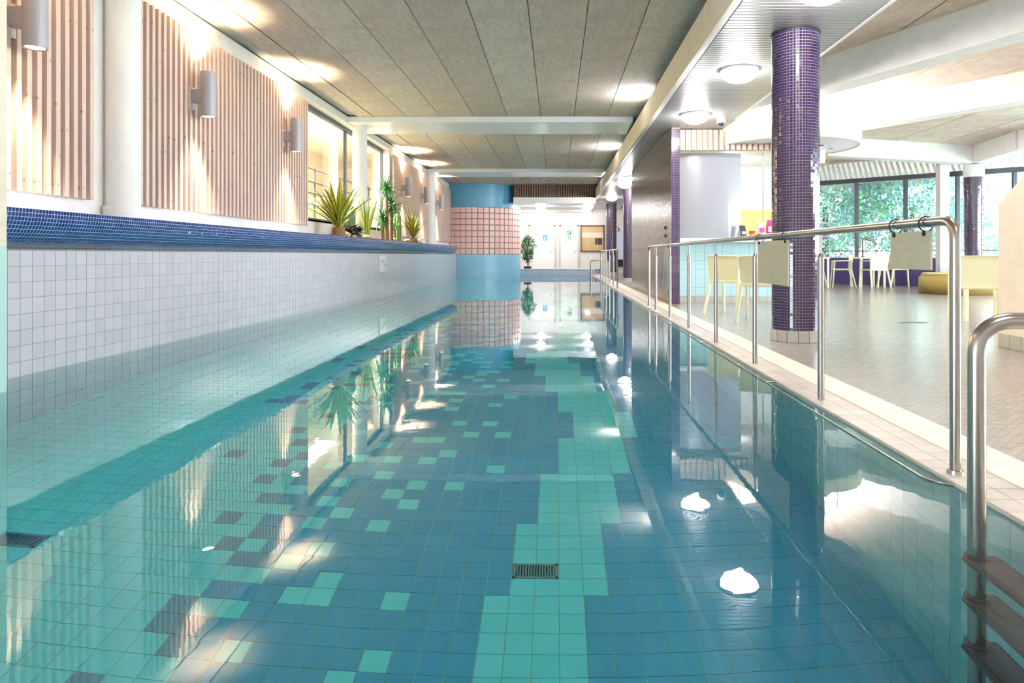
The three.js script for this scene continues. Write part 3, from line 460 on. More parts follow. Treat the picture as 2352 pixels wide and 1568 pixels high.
// ---- round canopy over the bar with lights on top
{
  const g = top('ceiling_canopy', 'round white canopy hanging over the bar behind the violet column', 'canopy'); place(g, 3.95, 2.665, 11.75);
  const R = 1.22; mesh('disc', new THREE.CylinderGeometry(R - 0.03, R - 0.03, 0.03, 72).translate(0, 0.03, 0), S('#dcdbe4', 0.4), g);
  const prof = [[R - 0.03, 0], [R, 0.01], [R, 0.24], [R - 0.03, 0.25]].map((p) => new THREE.Vector2(...p)); mesh('rim', new THREE.LatheGeometry([...prof, prof[0]], 80), M.cream, g);
  for (const [x, z] of [[0.55, 0.3], [0.85, -0.1], [0.2, 0.6], [-0.4, 0.5], [0.5, -0.6]]) { mesh('downlight', new THREE.CylinderGeometry(0.05, 0.05, 0.012, 20).translate(x, 0.008, z), M.brushed, g); }
  for (const [x, z] of [[-0.5, -0.2], [0.2, 0.35], [0.6, -0.35]]) { const t = mesh('up_lamp', new THREE.CylinderGeometry(0.05, 0.05, 0.12, 16).translate(x, 0.16, z), M.globe, g); const l = new THREE.PointLight(new THREE.Color(1, 0.95, 0.95), 7); l.position.set(x, 0.27, z); l.shadow.radius = 3; l.castShadow = true; g.add(l); }
  for (const [x, z] of [[-0.8, 0], [0.7, 0.5], [0.4, -0.8]]) mesh('hanger', new THREE.CylinderGeometry(0.008, 0.008, 0.76, 8).translate(x, 0.41, z), M.steel, g);
  const sp = top('wall_speaker', 'small white speaker hanging under the canopy beside the violet column', 'speaker'); place(sp, 4.56, 2.40, 11.75); mesh('body', new RoundedBoxGeometry(0.15, 0.26, 0.14, 2, 0.02).translate(0, 0.13, 0), M.white, sp); mesh('bracket', new THREE.TorusGeometry(0.1, 0.012, 8, 20, Math.PI).rotateZ(-Math.PI / 2).translate(0.05, 0.08, 0), S('#a98a5a', 0.5), sp);
  const cam = top('dome_camera', 'white dome security camera under the metal soffit', 'camera'); place(cam, 2.55, SOFFIT - 0.03, 10.5); mesh('base', new THREE.CylinderGeometry(0.065, 0.065, 0.06, 24), M.white, cam); mesh('dome', new THREE.SphereGeometry(0.05, 20, 10, 0, 6.2832, Math.PI / 2, Math.PI / 2).translate(0, -0.03, 0), P('#1d2230', 0.05, { clearcoat: 1 }), cam);
}
// ---- globe lamps under the soffit and in the lobby
{
  const profile = []; for (let i = 0; i <= 14; i++) { const a = i / 14 * Math.PI / 2; profile.push(new THREE.Vector2(0.205 * Math.sin(a), -0.125 * Math.cos(a))); }
  const lamp = (x, y, Z, label, I) => { const g = top('ceiling_lamp', label, 'lamp', 'glowing bowl lamps'); place(g, x, y, Z); mesh('rim', new THREE.CylinderGeometry(0.215, 0.215, 0.025, 40).translate(0, -0.012, 0), M.whiteGloss, g); mesh('bowl', new THREE.LatheGeometry(profile, 40).translate(0, -0.026, 0), M.globe, g); const l = new THREE.PointLight(GLOBE, I); l.position.set(0, -0.09, 0); l.shadow.radius = 5; l.castShadow = true; g.add(l); };
  lamp(2.07, SOFFIT, 0.4, 'bowl lamp on the soffit behind the camera', 3.2); lamp(2.07, SOFFIT, 2.85, 'bowl lamp on the soffit beside the camera', 3.2); lamp(2.07, SOFFIT, 5.27, 'bowl lamp on the soffit just above the frame', 3.2);
  lamp(2.07, SOFFIT, 7.7, 'glowing bowl lamp under the soffit left of the big violet column', 3.2); lamp(2.07, SOFFIT, 10.13, 'glowing bowl lamp under the soffit before the mosaic wall', 3.2);
  lamp(2.0, SOFFIT, 18.2, 'glowing bowl lamp just behind the bronze mosaic wall', 3.5); lamp(2.0, SOFFIT, 19.9, 'glowing bowl lamp before the violet column behind the bronze wall', 3.5); lamp(2.0, SOFFIT, 24.6, 'glowing bowl lamp at the far end of the soffit', 3.5);
  lamp(-0.62, 2.75, 26.6, 'front left bowl lamp of the white lobby', 2.0); lamp(-0.66, 2.75, 29.8, 'rear left bowl lamp of the white lobby', 2.0); lamp(1.25, 2.75, 26.9, 'front right bowl lamp of the white lobby', 2.0); lamp(1.3, 2.75, 29.6, 'rear right bowl lamp of the white lobby', 2.0);
}
// ---- hidden uplights on top of the soffit box
for (const [Z, label] of [[5.6, 'uplight on top of the soffit above the frame'], [11.0, 'uplight on top of the soffit washing the ceiling, nearest in view'], [16.4, 'uplight on top of the soffit washing the ceiling, middle'], [21.9, 'uplight on top of the soffit washing the ceiling, far']]) {
  const g = top('soffit_uplight', label, 'light', 'uplights on the soffit'); place(g, 1.62, SOFFIT + 0.07, Z);
  mesh('housing', new RoundedBoxGeometry(0.14, 0.39, 0.4, 2, 0.01).translate(0, 0.195, 0), M.lampGrey, g); mesh('lens', new THREE.BoxGeometry(0.008, 0.07, 0.34).translate(-0.073, 0.345, 0), S('#fff', 0.3, { emissive: COOL, emissiveIntensity: 6 }), g);
  const l = new THREE.RectAreaLight(COOL, 300, 0.34, 0.07); l.position.set(-0.085, 0.345, 0); g.add(l); g.updateMatrixWorld(true); l.lookAt(1.62 - 1.2, SOFFIT + 0.07 + 0.56, -Z);
}
// ---- cylinder wall lamps, lit up and down
{
  const lab = ['wall lamp cut by the left upper corner of the view', 'grey cylinder wall lamp on the slats, second from the left', 'grey cylinder wall lamp beside the first left window', 'first grey cylinder wall lamp beyond the windows', 'grey cylinder wall lamp beside the far white column', 'farthest grey cylinder wall lamp before the tower'];
  [2.42, 4.82, 7.22, 9.66, 17.0, 19.4, 21.85].forEach((Z, i) => {
    const g = top('wall_lamp', i ? lab[i - 1] : 'grey cylinder wall lamp outside the frame at the left', 'lamp', 'up and down wall lamps on the slats'); place(g, -3.70, 2.53, Z);
    mesh('cylinder', new THREE.LatheGeometry([[0.062, -0.235], [0.075, -0.24], [0.078, -0.235], [0.078, 0.235], [0.075, 0.24], [0.062, 0.235], [0.06, 0.2], [0.06, -0.2], [0.062, -0.235]].map((p) => new THREE.Vector2(...p)), 40), M.lampGrey, g);
    mesh('arm', new RoundedBoxGeometry(0.12, 0.14, 0.09, 2, 0.006).translate(-0.115, -0.02, 0), M.lampGrey, g); mesh('wall_plate', new RoundedBoxGeometry(0.02, 0.24, 0.10, 2, 0.004).translate(-0.178, -0.04, 0), M.white, g);
    for (const s of [-1, 1]) {
      mesh('lens', new THREE.CylinderGeometry(0.058, 0.058, 0.01, 28).translate(0, s * 0.228, 0), M.lampGlass, g);
      const l = s < 0 ? new THREE.SpotLight(WARM, 9, 0, 0.62, 0.9) : new THREE.SpotLight(WARM, 11, 0, 0.95, 0.95); l.position.set(0, s * 0.25, 0); l.target.position.set(-0.16, s * 2.2, 0); l.shadow.radius = 2.5; l.castShadow = true; g.add(l, l.target);
    }
  });
}
// ================================================================ HANDRAILS, LADDERS, SIGNS
function railing(Z0, Z1, posts, label) {
  const g = top('handrail', label, 'handrail', 'stainless handrails'), X = 1.48, y = 0.955; place(g, X, DECK, Z0);
  const q = (yy, Z) => new THREE.Vector3(0, yy - DECK, -(Z - Z0));
  mesh('rail', bend([q(DECK, Z0), q(y, Z0), q(y, Z1), q(DECK, Z1)], 0.0195, 0.075, 18), M.steel, g);
  for (const Z of [Z0, Z1]) mesh('collar', new THREE.CylinderGeometry(0.027, 0.03, 0.014, 24).translate(0, 0.007, -(Z - Z0)), M.steel, g);
  for (const Z of posts) { const p = mesh('post', new THREE.CylinderGeometry(0.0185, 0.0185, 0.80, 20).translate(0, 0.40, -(Z - Z0)), M.steel, g); mesh('pin', new THREE.CylinderGeometry(0.007, 0.007, 0.14, 12).translate(0, 0.86, -(Z - Z0)), M.steel, p); mesh('shoulder', new THREE.CylinderGeometry(0.010, 0.0185, 0.02, 16).translate(0, 0.81, -(Z - Z0)), M.steel, p); }
  return g;
}
railing(2.52, 10.85, [3.80, 5.06, 6.30, 7.58, 8.85, 10.1], 'long stainless handrail along the right pool edge with hanging signs');
railing(16.5, 22.6, [17.6, 18.9, 20.1, 21.4], 'far stainless handrail at the right pool edge near the lobby');
{ // boards hanging from the handrail
  const sign = (Z0, Z1, y0, y1, label) => {
    const g = top('hanging_sign', label, 'sign', 'blank boards hung on the handrail'); const Zc = (Z0 + Z1) / 2; place(g, 1.48, y0, Zc);
    const w = Math.abs(Z1 - Z0), h = y1 - y0; mesh('board', new RoundedBoxGeometry(0.012, h, w, 1, 0.003).translate(0, h / 2, 0), M.board2, g);
    for (const s of [-1, 1]) { mesh('cable_tie', new THREE.TorusGeometry(0.030, 0.0032, 8, 24).translate(0, 0.955 - y0 - 0.006, s * (w / 2 - 0.04)), M.black, g); mesh('knot', new THREE.SphereGeometry(0.009, 10, 8).translate(-0.008, h - 0.012, s * (w / 2 - 0.04)), M.black, g); }
  };
  sign(4.33, 4.97, 0.625, 0.922, 'larger blank beige board hanging on the handrail before the violet column'); sign(2.68, 3.0, 0.765, 0.922, 'smaller blank beige board hanging on the handrail near its bend');
}
{ // thin grab rail at the water line
  const g = top('grab_rail', 'thin steel grab rail along the right pool wall at the water line', 'grab rail'); place(g, 1.42, 0, 2.42);
  const q = (x, Z) => new THREE.Vector3(x - 1.42, 0.004, -(Z - 2.42)); mesh('tube', bend([q(1.43, 2.42), q(1.355, 2.47), q(1.355, 22), q(1.43, 22.05)], 0.0042, 0.05, 10), M.steel, g);
  for (let Z = 4.4; Z < 22; Z += 2) mesh('bracket', rod(q(1.355, Z), q(1.43, Z), 0.004, 8), M.steel, g);
}
function ladder(x, Z, label) {
  const g = top('pool_ladder', label, 'ladder', 'steel pool ladders'); place(g, x, 0, Z);
  for (const dz of [0, 0.5]) {
    const v = (a, b) => new THREE.Vector3(a, b, dz);
    mesh('rail', bend([v(0, -1.25), v(0, 0.638), v(0.62, 0.638), v(0.62, DECK)], 0.0235, 0.1, 20), M.steel, g);
    mesh('collar', new THREE.CylinderGeometry(0.032, 0.036, 0.02, 24).translate(0.62, 0.025, dz), M.steel, g); mesh('foot', new THREE.SphereGeometry(0.028, 16, 10).translate(0, -1.25, dz), M.rubber, g);
  }
  for (const y of [-0.10, -0.37, -0.64, -0.91]) { const s = mesh('step', new RoundedBoxGeometry(0.105, 0.03, 0.52, 2, 0.01).translate(0.01, y, 0.25), M.rubber, g); for (const dz of [0, 0.5]) mesh('clamp', new THREE.CylinderGeometry(0.033, 0.033, 0.05, 20).translate(0, y, dz), M.graphite, s); mesh('tread', new THREE.BoxGeometry(0.075, 0.004, 0.40).translate(0.01, y + 0.016, 0.25), M.graphite, s); }
}
ladder(1.193, 1.928, 'near steel pool ladder at the lower right with dark underwater steps'); ladder(1.22, 24.4, 'far steel pool ladder beside the far handrail');
// ---- white plate on the tiled wall
{ const g = top('wall_plate', 'white plate fixed on the white pool tiles below the ledge', 'plate'); place(g, XL + 0.012, 0.48, 14.27); mesh('plate', new RoundedBoxGeometry(0.016, 0.34, 0.55, 1, 0.004).translate(0, 0.17, 0), M.whiteGloss, g); mesh('handle', bend([new THREE.Vector3(0.01, 0.1, -0.15), new THREE.Vector3(0.03, 0.13, -0.15), new THREE.Vector3(0.03, 0.22, 0.15), new THREE.Vector3(0.01, 0.25, 0.15)], 0.006, 0.02, 8), M.brushed, g); }

// ================================================================ FURNITURE
function makeChair(label, mat) {
  const g = top('armchair', label, 'chair', 'moulded plastic armchairs');
  const seat = new RoundedBoxGeometry(0.44, 0.035, 0.44, 3, 0.016).translate(0, 0.45, 0); mesh('seat', seat, mat, g);
  const sh = new THREE.Shape(); sh.moveTo(-0.21, 0.03); sh.lineTo(-0.235, 0.34); sh.quadraticCurveTo(-0.235, 0.37, -0.20, 0.37); sh.lineTo(0.20, 0.37); sh.quadraticCurveTo(0.235, 0.37, 0.235, 0.34); sh.lineTo(0.21, 0.03); sh.closePath();
  const back = new THREE.ExtrudeGeometry(sh, { depth: 0.02, bevelEnabled: true, bevelSize: 0.006, bevelThickness: 0.006, bevelSegments: 2, curveSegments: 8 });
  { const p = back.attributes.position; for (let i = 0; i < p.count; i++) { const x = p.getX(i); p.setZ(i, p.getZ(i) - x * x * 1.3 + 0.03); } back.computeVertexNormals(); } back.rotateX(0.17); back.translate(0, 0.43, 0.20); mesh('backrest', back, mat, g);
  const leg = (x0, y0, z0, x1, z1) => { const a = new THREE.Vector3(x0, y0, z0), b = new THREE.Vector3(x1, 0, z1), c = new THREE.CylinderGeometry(0.026, 0.019, a.distanceTo(b), 4, 1).rotateY(Math.PI / 4); c.applyQuaternion(new THREE.Quaternion().setFromUnitVectors(new THREE.Vector3(0, 1, 0), a.clone().sub(b).normalize())); c.translate((a.x + b.x) / 2, a.y / 2, (a.z + b.z) / 2); return c.toNonIndexed(); };
  for (const s of [-1, 1]) { const f = leg(s * 0.235, 0.66, -0.19, s * 0.245, -0.235); f.computeVertexNormals(); mesh('front_leg', f, mat, g); const r = leg(s * 0.21, 0.46, 0.20, s * 0.245, 0.31); r.computeVertexNormals(); mesh('rear_leg', r, mat, g);
    mesh('armrest', new RoundedBoxGeometry(0.045, 0.025, 0.43, 2, 0.01).rotateX(-0.03).translate(s * 0.235, 0.665, 0.0), mat, g); }
  return g;
}
const chair0 = place(makeChair('pale yellow armchair nearest the violet column', M.yellow), 2.52, DECK, 8.3, -0.5);
place(clone(chair0, 'pale yellow armchair behind the other, beside the turquoise bar'), 2.42, DECK, 9.4, -0.75);
place(clone(chair0, 'pale yellow armchair at the right beside the cream partition'), 4.72, DECK, 7.65, -0.45);
const chair1 = place(makeChair('cream armchair at the far lounge table, back to the camera', M.paleYellow), 7.72, DECK, 16.5, 0.1);
place(clone(chair1, 'cream armchair at the far lounge table, seen side on at the left'), 7.2, DECK, 17.15, 1.3);
place(clone(chair1, 'cream armchair at the far lounge table, right side'), 8.62, DECK, 17.35, -1.3);
const chair2 = place(makeChair('pale blue armchair at the left lounge table', M.paleBlue), 6.75, DECK, 18.0, 0.3);
function table(x, Z, label) { const g = top('cafe_table', label, 'table', 'lounge tables'); place(g, x, DECK, Z); mesh('table_top', new RoundedBoxGeometry(0.66, 0.03, 0.66, 2, 0.01).translate(0, 0.735, 0), M.paleYellow, g); for (const a of [-1, 1]) for (const b of [-1, 1]) mesh('leg', new THREE.BoxGeometry(0.045, 0.72, 0.045).translate(a * 0.29, 0.36, b * 0.29), M.paleYellow, g); }
table(7.9, 17.25, 'square cream table between the cream armchairs'); table(6.35, 16.9, 'square cream table just right of the violet column'); table(5.35, 8.1, 'square cream table beside the cream partition');
// ---- round bench and tub, spouts, lounge rail
{
  const b = top('round_bench', 'low golden mosaic bench with rounded end', 'bench'); place(b, 8.55, DECK, 14.3);
  mesh('seat_block', new THREE.LatheGeometry([[0, 0], [0.82, 0], [0.82, 0.33], [0.76, 0.40], [0, 0.40]].map((p) => new THREE.Vector2(...p)), 56), M.olive, b); mesh('rim', new THREE.TorusGeometry(0.74, 0.03, 10, 56).rotateX(Math.PI / 2).translate(0, 0.40, 0), M.olive, b);
  const t = top('hot_tub', 'round blue mosaic hot tub behind the golden bench', 'hot tub'); place(t, 10.3, DECK, 14.9);
  mesh('wall', new THREE.LatheGeometry([[0.85, 0], [0.95, 0], [0.95, 0.62], [0.90, 0.68], [0.85, 0.62], [0.85, 0]].map((p) => new THREE.Vector2(...p)), 56), M.tubBlue, t); mesh('tub_water', new THREE.CylinderGeometry(0.84, 0.84, 0.02, 48).translate(0, 0.55, 0), P('#9fd0e0', 0.05), t);
  for (const [x, Z, l] of [[7.25, 19.0, 'left steel swan neck water spout before the lounge windows'], [8.45, 18.0, 'right steel swan neck water spout before the lounge windows']]) { const s = top('water_spout', l, 'water spout', 'swan neck spouts'); place(s, x, 0.775, wallZ(x) - 0.03); mesh('pipe', bend([new THREE.Vector3(0, 0, 0), new THREE.Vector3(0, 0.5, 0), new THREE.Vector3(0.22, 0.46, 0.1), new THREE.Vector3(0.3, 0.34, 0.14)], 0.04, 0.08, 14), M.steel, s); mesh('flange', new THREE.CylinderGeometry(0.07, 0.07, 0.02, 20).translate(0, 0.01, 0), M.steel, s); }
  const lr = top('parapet_rail', 'thin steel rail along the violet parapet under the windows', 'rail'); place(lr, 0, 0.775, 0);
  const a = V(6.6, 0.16, wallZ(6.6) - 0.14), c = V(12.2, 0.16, wallZ(12.2) - 0.14); mesh('tube', rod(a, c, 0.014), M.steel, lr); for (let i = 0; i <= 6; i++) { const p = a.clone().lerp(c, i / 6); mesh('post', rod(p.clone().setY(0), p, 0.01), M.steel, lr); }
}
{ const g = top('deck_drain', 'thin dark slot drain in the lounge floor beyond the handrail', 'drain'); place(g, 4.25, DECK + 0.002, 8.1); mesh('frame', new THREE.BoxGeometry(0.34, 0.006, 0.06), M.brushed, g); for (let i = 0; i < 2; i++) mesh('slot', new THREE.BoxGeometry(0.30, 0.002, 0.014).translate(0, 0.0035, -0.013 + i * 0.026), M.black, g); }
// ---- cream partition at the right edge
{
  const g = structure('wall_partition', 'cream partition with sloping top and grey skirting at the right edge'), sh = new THREE.Shape();
  sh.moveTo(-5.99, DECK); sh.lineTo(-5.99, 1.275); sh.lineTo(-5.69, 1.47); sh.lineTo(-5.2, 1.79); sh.lineTo(-3.4, 1.79); sh.lineTo(-3.4, DECK);
  const e = new THREE.ExtrudeGeometry(sh, { depth: 0.16, bevelEnabled: false }); e.rotateY(-Math.PI / 2); e.translate(4.06, 0, 0); metric(e); mesh('panel', e, M.partition, g);
  const tg = new RoundedBoxGeometry(0.012, 0.125, 0.145, 1, 0.003); for (let i = 0; i < 17; i++) { const m = mesh('skirting_tile', tg, S('#b4b2a0', 0.4), g); m.position.set(3.896, DECK + 0.063, -(5.91 - i * 0.15)); }
}
// ================================================================ LOBBY
{
  const Z = FAR - 0.02;
  const d1 = structure('door_1', 'wide white lobby door behind the ficus'); mesh('leaf', rbox(-1.2, -0.10, DECK, 2.14, Z - 0.03, Z + 0.02, 0.004), M.whiteGloss, d1); mesh('frame', [box(-1.26, -1.2, DECK, 2.2, Z - 0.05, Z + 0.02), box(-0.10, -0.04, DECK, 2.2, Z - 0.05, Z + 0.02), box(-1.26, -0.04, 2.14, 2.2, Z - 0.05, Z + 0.02)], S('#cfcdc4', 0.5), d1); mesh('handle', bend([V(-0.2, 1.0, Z - 0.03), V(-0.2, 1.0, Z - 0.09), V(-0.32, 1.0, Z - 0.09)], 0.01, 0.02), M.steel, d1);
  const d2 = structure('door_2', 'white lobby door with green signs'); mesh('leaf', rbox(0.2, 0.97, DECK, 2.14, Z - 0.03, Z + 0.02, 0.004), M.whiteGloss, d2); mesh('frame', [box(0.14, 0.2, DECK, 2.2, Z - 0.05, Z + 0.02), box(0.97, 1.03, DECK, 2.2, Z - 0.05, Z + 0.02), box(0.14, 1.03, 2.14, 2.2, Z - 0.05, Z + 0.02)], S('#cfcdc4', 0.5), d2); mesh('handle', bend([V(0.9, 1.0, Z - 0.03), V(0.9, 1.0, Z - 0.09), V(0.78, 1.0, Z - 0.09)], 0.01, 0.02), M.steel, d2);
  const w = structure('window_20', 'brown framed inner window of the lobby'); mesh('frame', [box(1.11, 1.16, 0.97, 2.2, Z - 0.06, Z + 0.02), box(2.15, 2.2, 0.97, 2.2, Z - 0.06, Z + 0.02), box(1.11, 2.2, 2.14, 2.2, Z - 0.06, Z + 0.02), box(1.11, 2.2, 0.97, 1.03, Z - 0.06, Z + 0.02)], S('#6d5a48', 0.5), w);
  mesh('office_wall', box(1.16, 2.15, 1.03, 2.14, Z - 0.005, Z + 0.02), S('#d8b98c', 0.7), w); mesh('office_band', box(1.16, 2.15, 1.62, 1.86, Z - 0.012, Z), S('#efe0c8', 0.7), w); mesh('office_screen', box(1.78, 2.1, 1.3, 1.6, Z - 0.014, Z), S('#4a3c40', 0.5), w); mesh('pane', box(1.16, 2.15, 1.03, 2.14, Z - 0.04, Z - 0.035), M.glass, w);
  const pic = (x, y, s, tex, label, name, bw = s, zz = Z - 0.035) => { const g = top(name, label, 'sign'); place(g, x, y, zz); mesh('plate', [new THREE.BoxGeometry(bw, s, 0.006)], S('#ffffff', 0.4, { map: tex }), g); };
  pic(-0.52, 1.62, 0.25, canvas(64, 84, (k, a, b) => { k.fillStyle = '#3f9fc9'; k.fillRect(0, 0, a, b); k.fillStyle = '#d7eef6'; k.fillRect(20, 18, 24, 30); k.fillStyle = '#ffffff'; k.fillRect(10, 58, 44, 8); k.fillRect(10, 70, 30, 5); }), 'small blue notice on the wide white lobby door', 'door_notice', 0.18);
  pic(0.60, 1.86, 0.18, canvas(64, 64, (k, a, b) => { k.fillStyle = '#22a455'; k.fillRect(0, 0, a, b); k.fillStyle = '#fff'; k.fillRect(14, 16, 26, 32); k.fillStyle = '#22a455'; k.beginPath(); k.arc(27, 30, 8, 0, 7); k.fill(); k.fillStyle = '#fff'; k.beginPath(); k.moveTo(44, 12); k.lineTo(58, 12); k.lineTo(58, 26); k.fill(); }), 'upper green safety sign on the lobby door', 'safety_sign');
  pic(0.60, 1.62, 0.18, canvas(64, 64, (k, a, b) => { k.fillStyle = '#fff'; k.fillRect(0, 0, a, b); k.fillStyle = '#22a455'; k.fillRect(6, 6, 20, 20); k.fillRect(38, 6, 20, 20); k.fillRect(6, 38, 20, 20); k.fillRect(38, 38, 20, 20); k.fillStyle = '#fff'; k.beginPath(); k.arc(32, 32, 16, 0, 7); k.fill(); }), 'lower green and white safety sign on the lobby door', 'safety_sign');
  const red = canvas(64, 64, (k, a, b) => { k.fillStyle = '#d62a3c'; k.fillRect(0, 0, a, b); k.fillStyle = '#fff'; k.beginPath(); k.moveTo(32, 8); k.quadraticCurveTo(56, 32, 40, 54); k.lineTo(24, 54); k.quadraticCurveTo(10, 32, 32, 8); k.fill(); });
  // glazed right part of the lobby: door with daylight behind
  const gl = structure('window_21', 'bright glazed panel at the right end of the lobby'); mesh('frame', [box(2.35, 2.42, DECK, 2.9, Z - 0.08, Z), box(3.3, 3.37, DECK, 2.9, Z - 0.08, Z), box(2.35, 3.37, 2.2, 2.9, Z - 0.08, Z)], M.white, gl); mesh('kick_panel', box(2.42, 3.3, 0.3, 0.62, Z - 0.07, Z), M.black, gl); mesh('bright_glass', box(2.42, 3.3, 0.62, 2.2, Z - 0.05, Z), P('#dfe6ff', 0.2), gl);
  pic(2.78, 2.0, 0.17, red, 'small red fire sign in the gap between the far columns', 'fire_sign', 0.17, Z - 0.09);
  pic(1.66, 0.18, 0.17, canvas(64, 64, (k, a, b) => { k.fillStyle = '#2a5fc0'; k.fillRect(0, 0, a, b); k.strokeStyle = '#fff'; k.lineWidth = 5; k.beginPath(); k.arc(30, 40, 13, 0.2, 5); k.stroke(); k.fillStyle = '#fff'; k.beginPath(); k.arc(28, 12, 6, 0, 7); k.fill(); k.fillRect(26, 18, 5, 18); k.fillRect(26, 32, 18, 5); k.fillRect(40, 32, 5, 16); }), 'blue wheelchair sign on the far rim wall', 'access_sign', 0.17, ENDZ - 0.012);
  for (const [x, l] of [[-1.2, 'first'], [-0.57, 'second'], [0.05, 'third'], [0.69, 'fourth']]) { const g = top('ceiling_tag', l + ' small red tag on the far ceiling, counted from the left', 'tag'); place(g, x, CEIL - 0.006, 23.4); mesh('tag', new RoundedBoxGeometry(0.16, 0.012, 0.09, 1, 0.003), M.red, g); }
}
// ================================================================ PLANTS
function blade(len, wid, droop, cMid, cEdge, seg = 9) {   // closed leaf with a keel, pointed, margins of another colour
  const pos = [], col = [], idx = [], cm = new THREE.Color(cMid), ce = new THREE.Color(cEdge), ring = [[-1, 0.25, ce], [-0.62, 0.1, ce], [-0.5, 0.06, cm], [0, -0.12, cm], [0.5, 0.06, cm], [0.62, 0.1, ce], [1, 0.25, ce], [0, -0.35, cm]];
  for (let i = 0; i <= seg; i++) { const t = i / seg, w = wid * 0.5 * (0.65 + 0.9 * t - 0.55 * t * t) * Math.pow(Math.max(0.0001, 1 - t), 0.55) + 0.0006, y = len * t * Math.cos(droop * t), z = -len * t * Math.sin(droop * t); for (const [u, v, c] of ring) { pos.push(u * w, y, z + v * w * 0.8); col.push(c.r, c.g, c.b); } }
  const n = ring.length; for (let i = 0; i < seg; i++) for (let k = 0; k < n; k++) { const a = i * n + k, b = i * n + (k + 1) % n; idx.push(a, b, a + n, b, b + n, a + n); }
  const g = new THREE.BufferGeometry(); g.setAttribute('position', new THREE.Float32BufferAttribute(pos, 3)); g.setAttribute('color', new THREE.Float32BufferAttribute(col, 3)); g.setAttribute('uv', new THREE.Float32BufferAttribute(new Float32Array(pos.length / 3 * 2), 2)); g.setIndex(idx); g.computeVertexNormals(); return g;
}
function rosette(g, geos, n, y, tiltMin, tiltMax, mat, sMin = 0.75, sMax = 1.05, name = 'leaf', squeeze = 1) {
  for (let i = 0; i < n; i++) { const t = (i + 0.5) / n, tilt = tiltMin + (tiltMax - tiltMin) * Math.pow(t, 0.8), a = i * 2.39996 + rr(-0.2, 0.2), m = mesh(name, geos[i % geos.length], mat, g), dir = new THREE.Vector3(Math.cos(a) * Math.sin(tilt) * squeeze, Math.cos(tilt), Math.sin(a) * Math.sin(tilt)).normalize();
    const side = new THREE.Vector3(-Math.sin(a), 0, Math.cos(a)), out = new THREE.Vector3().crossVectors(side, dir).normalize(); side.crossVectors(dir, out).normalize(); m.quaternion.setFromRotationMatrix(new THREE.Matrix4().makeBasis(side, dir, out)); const s = rr(sMin, sMax); m.scale.setScalar(s); m.position.set(dir.x * 0.02, y + rr(-0.01, 0.03), dir.z * 0.02); }
}
const agaveGeo = [blade(0.80, 0.088, 0.12, '#2c661c', '#d8c232'), blade(0.74, 0.085, 0.28, '#346a20', '#dcc83c'), blade(0.66, 0.078, -0.08, '#265e1c', '#d0bc2e')];
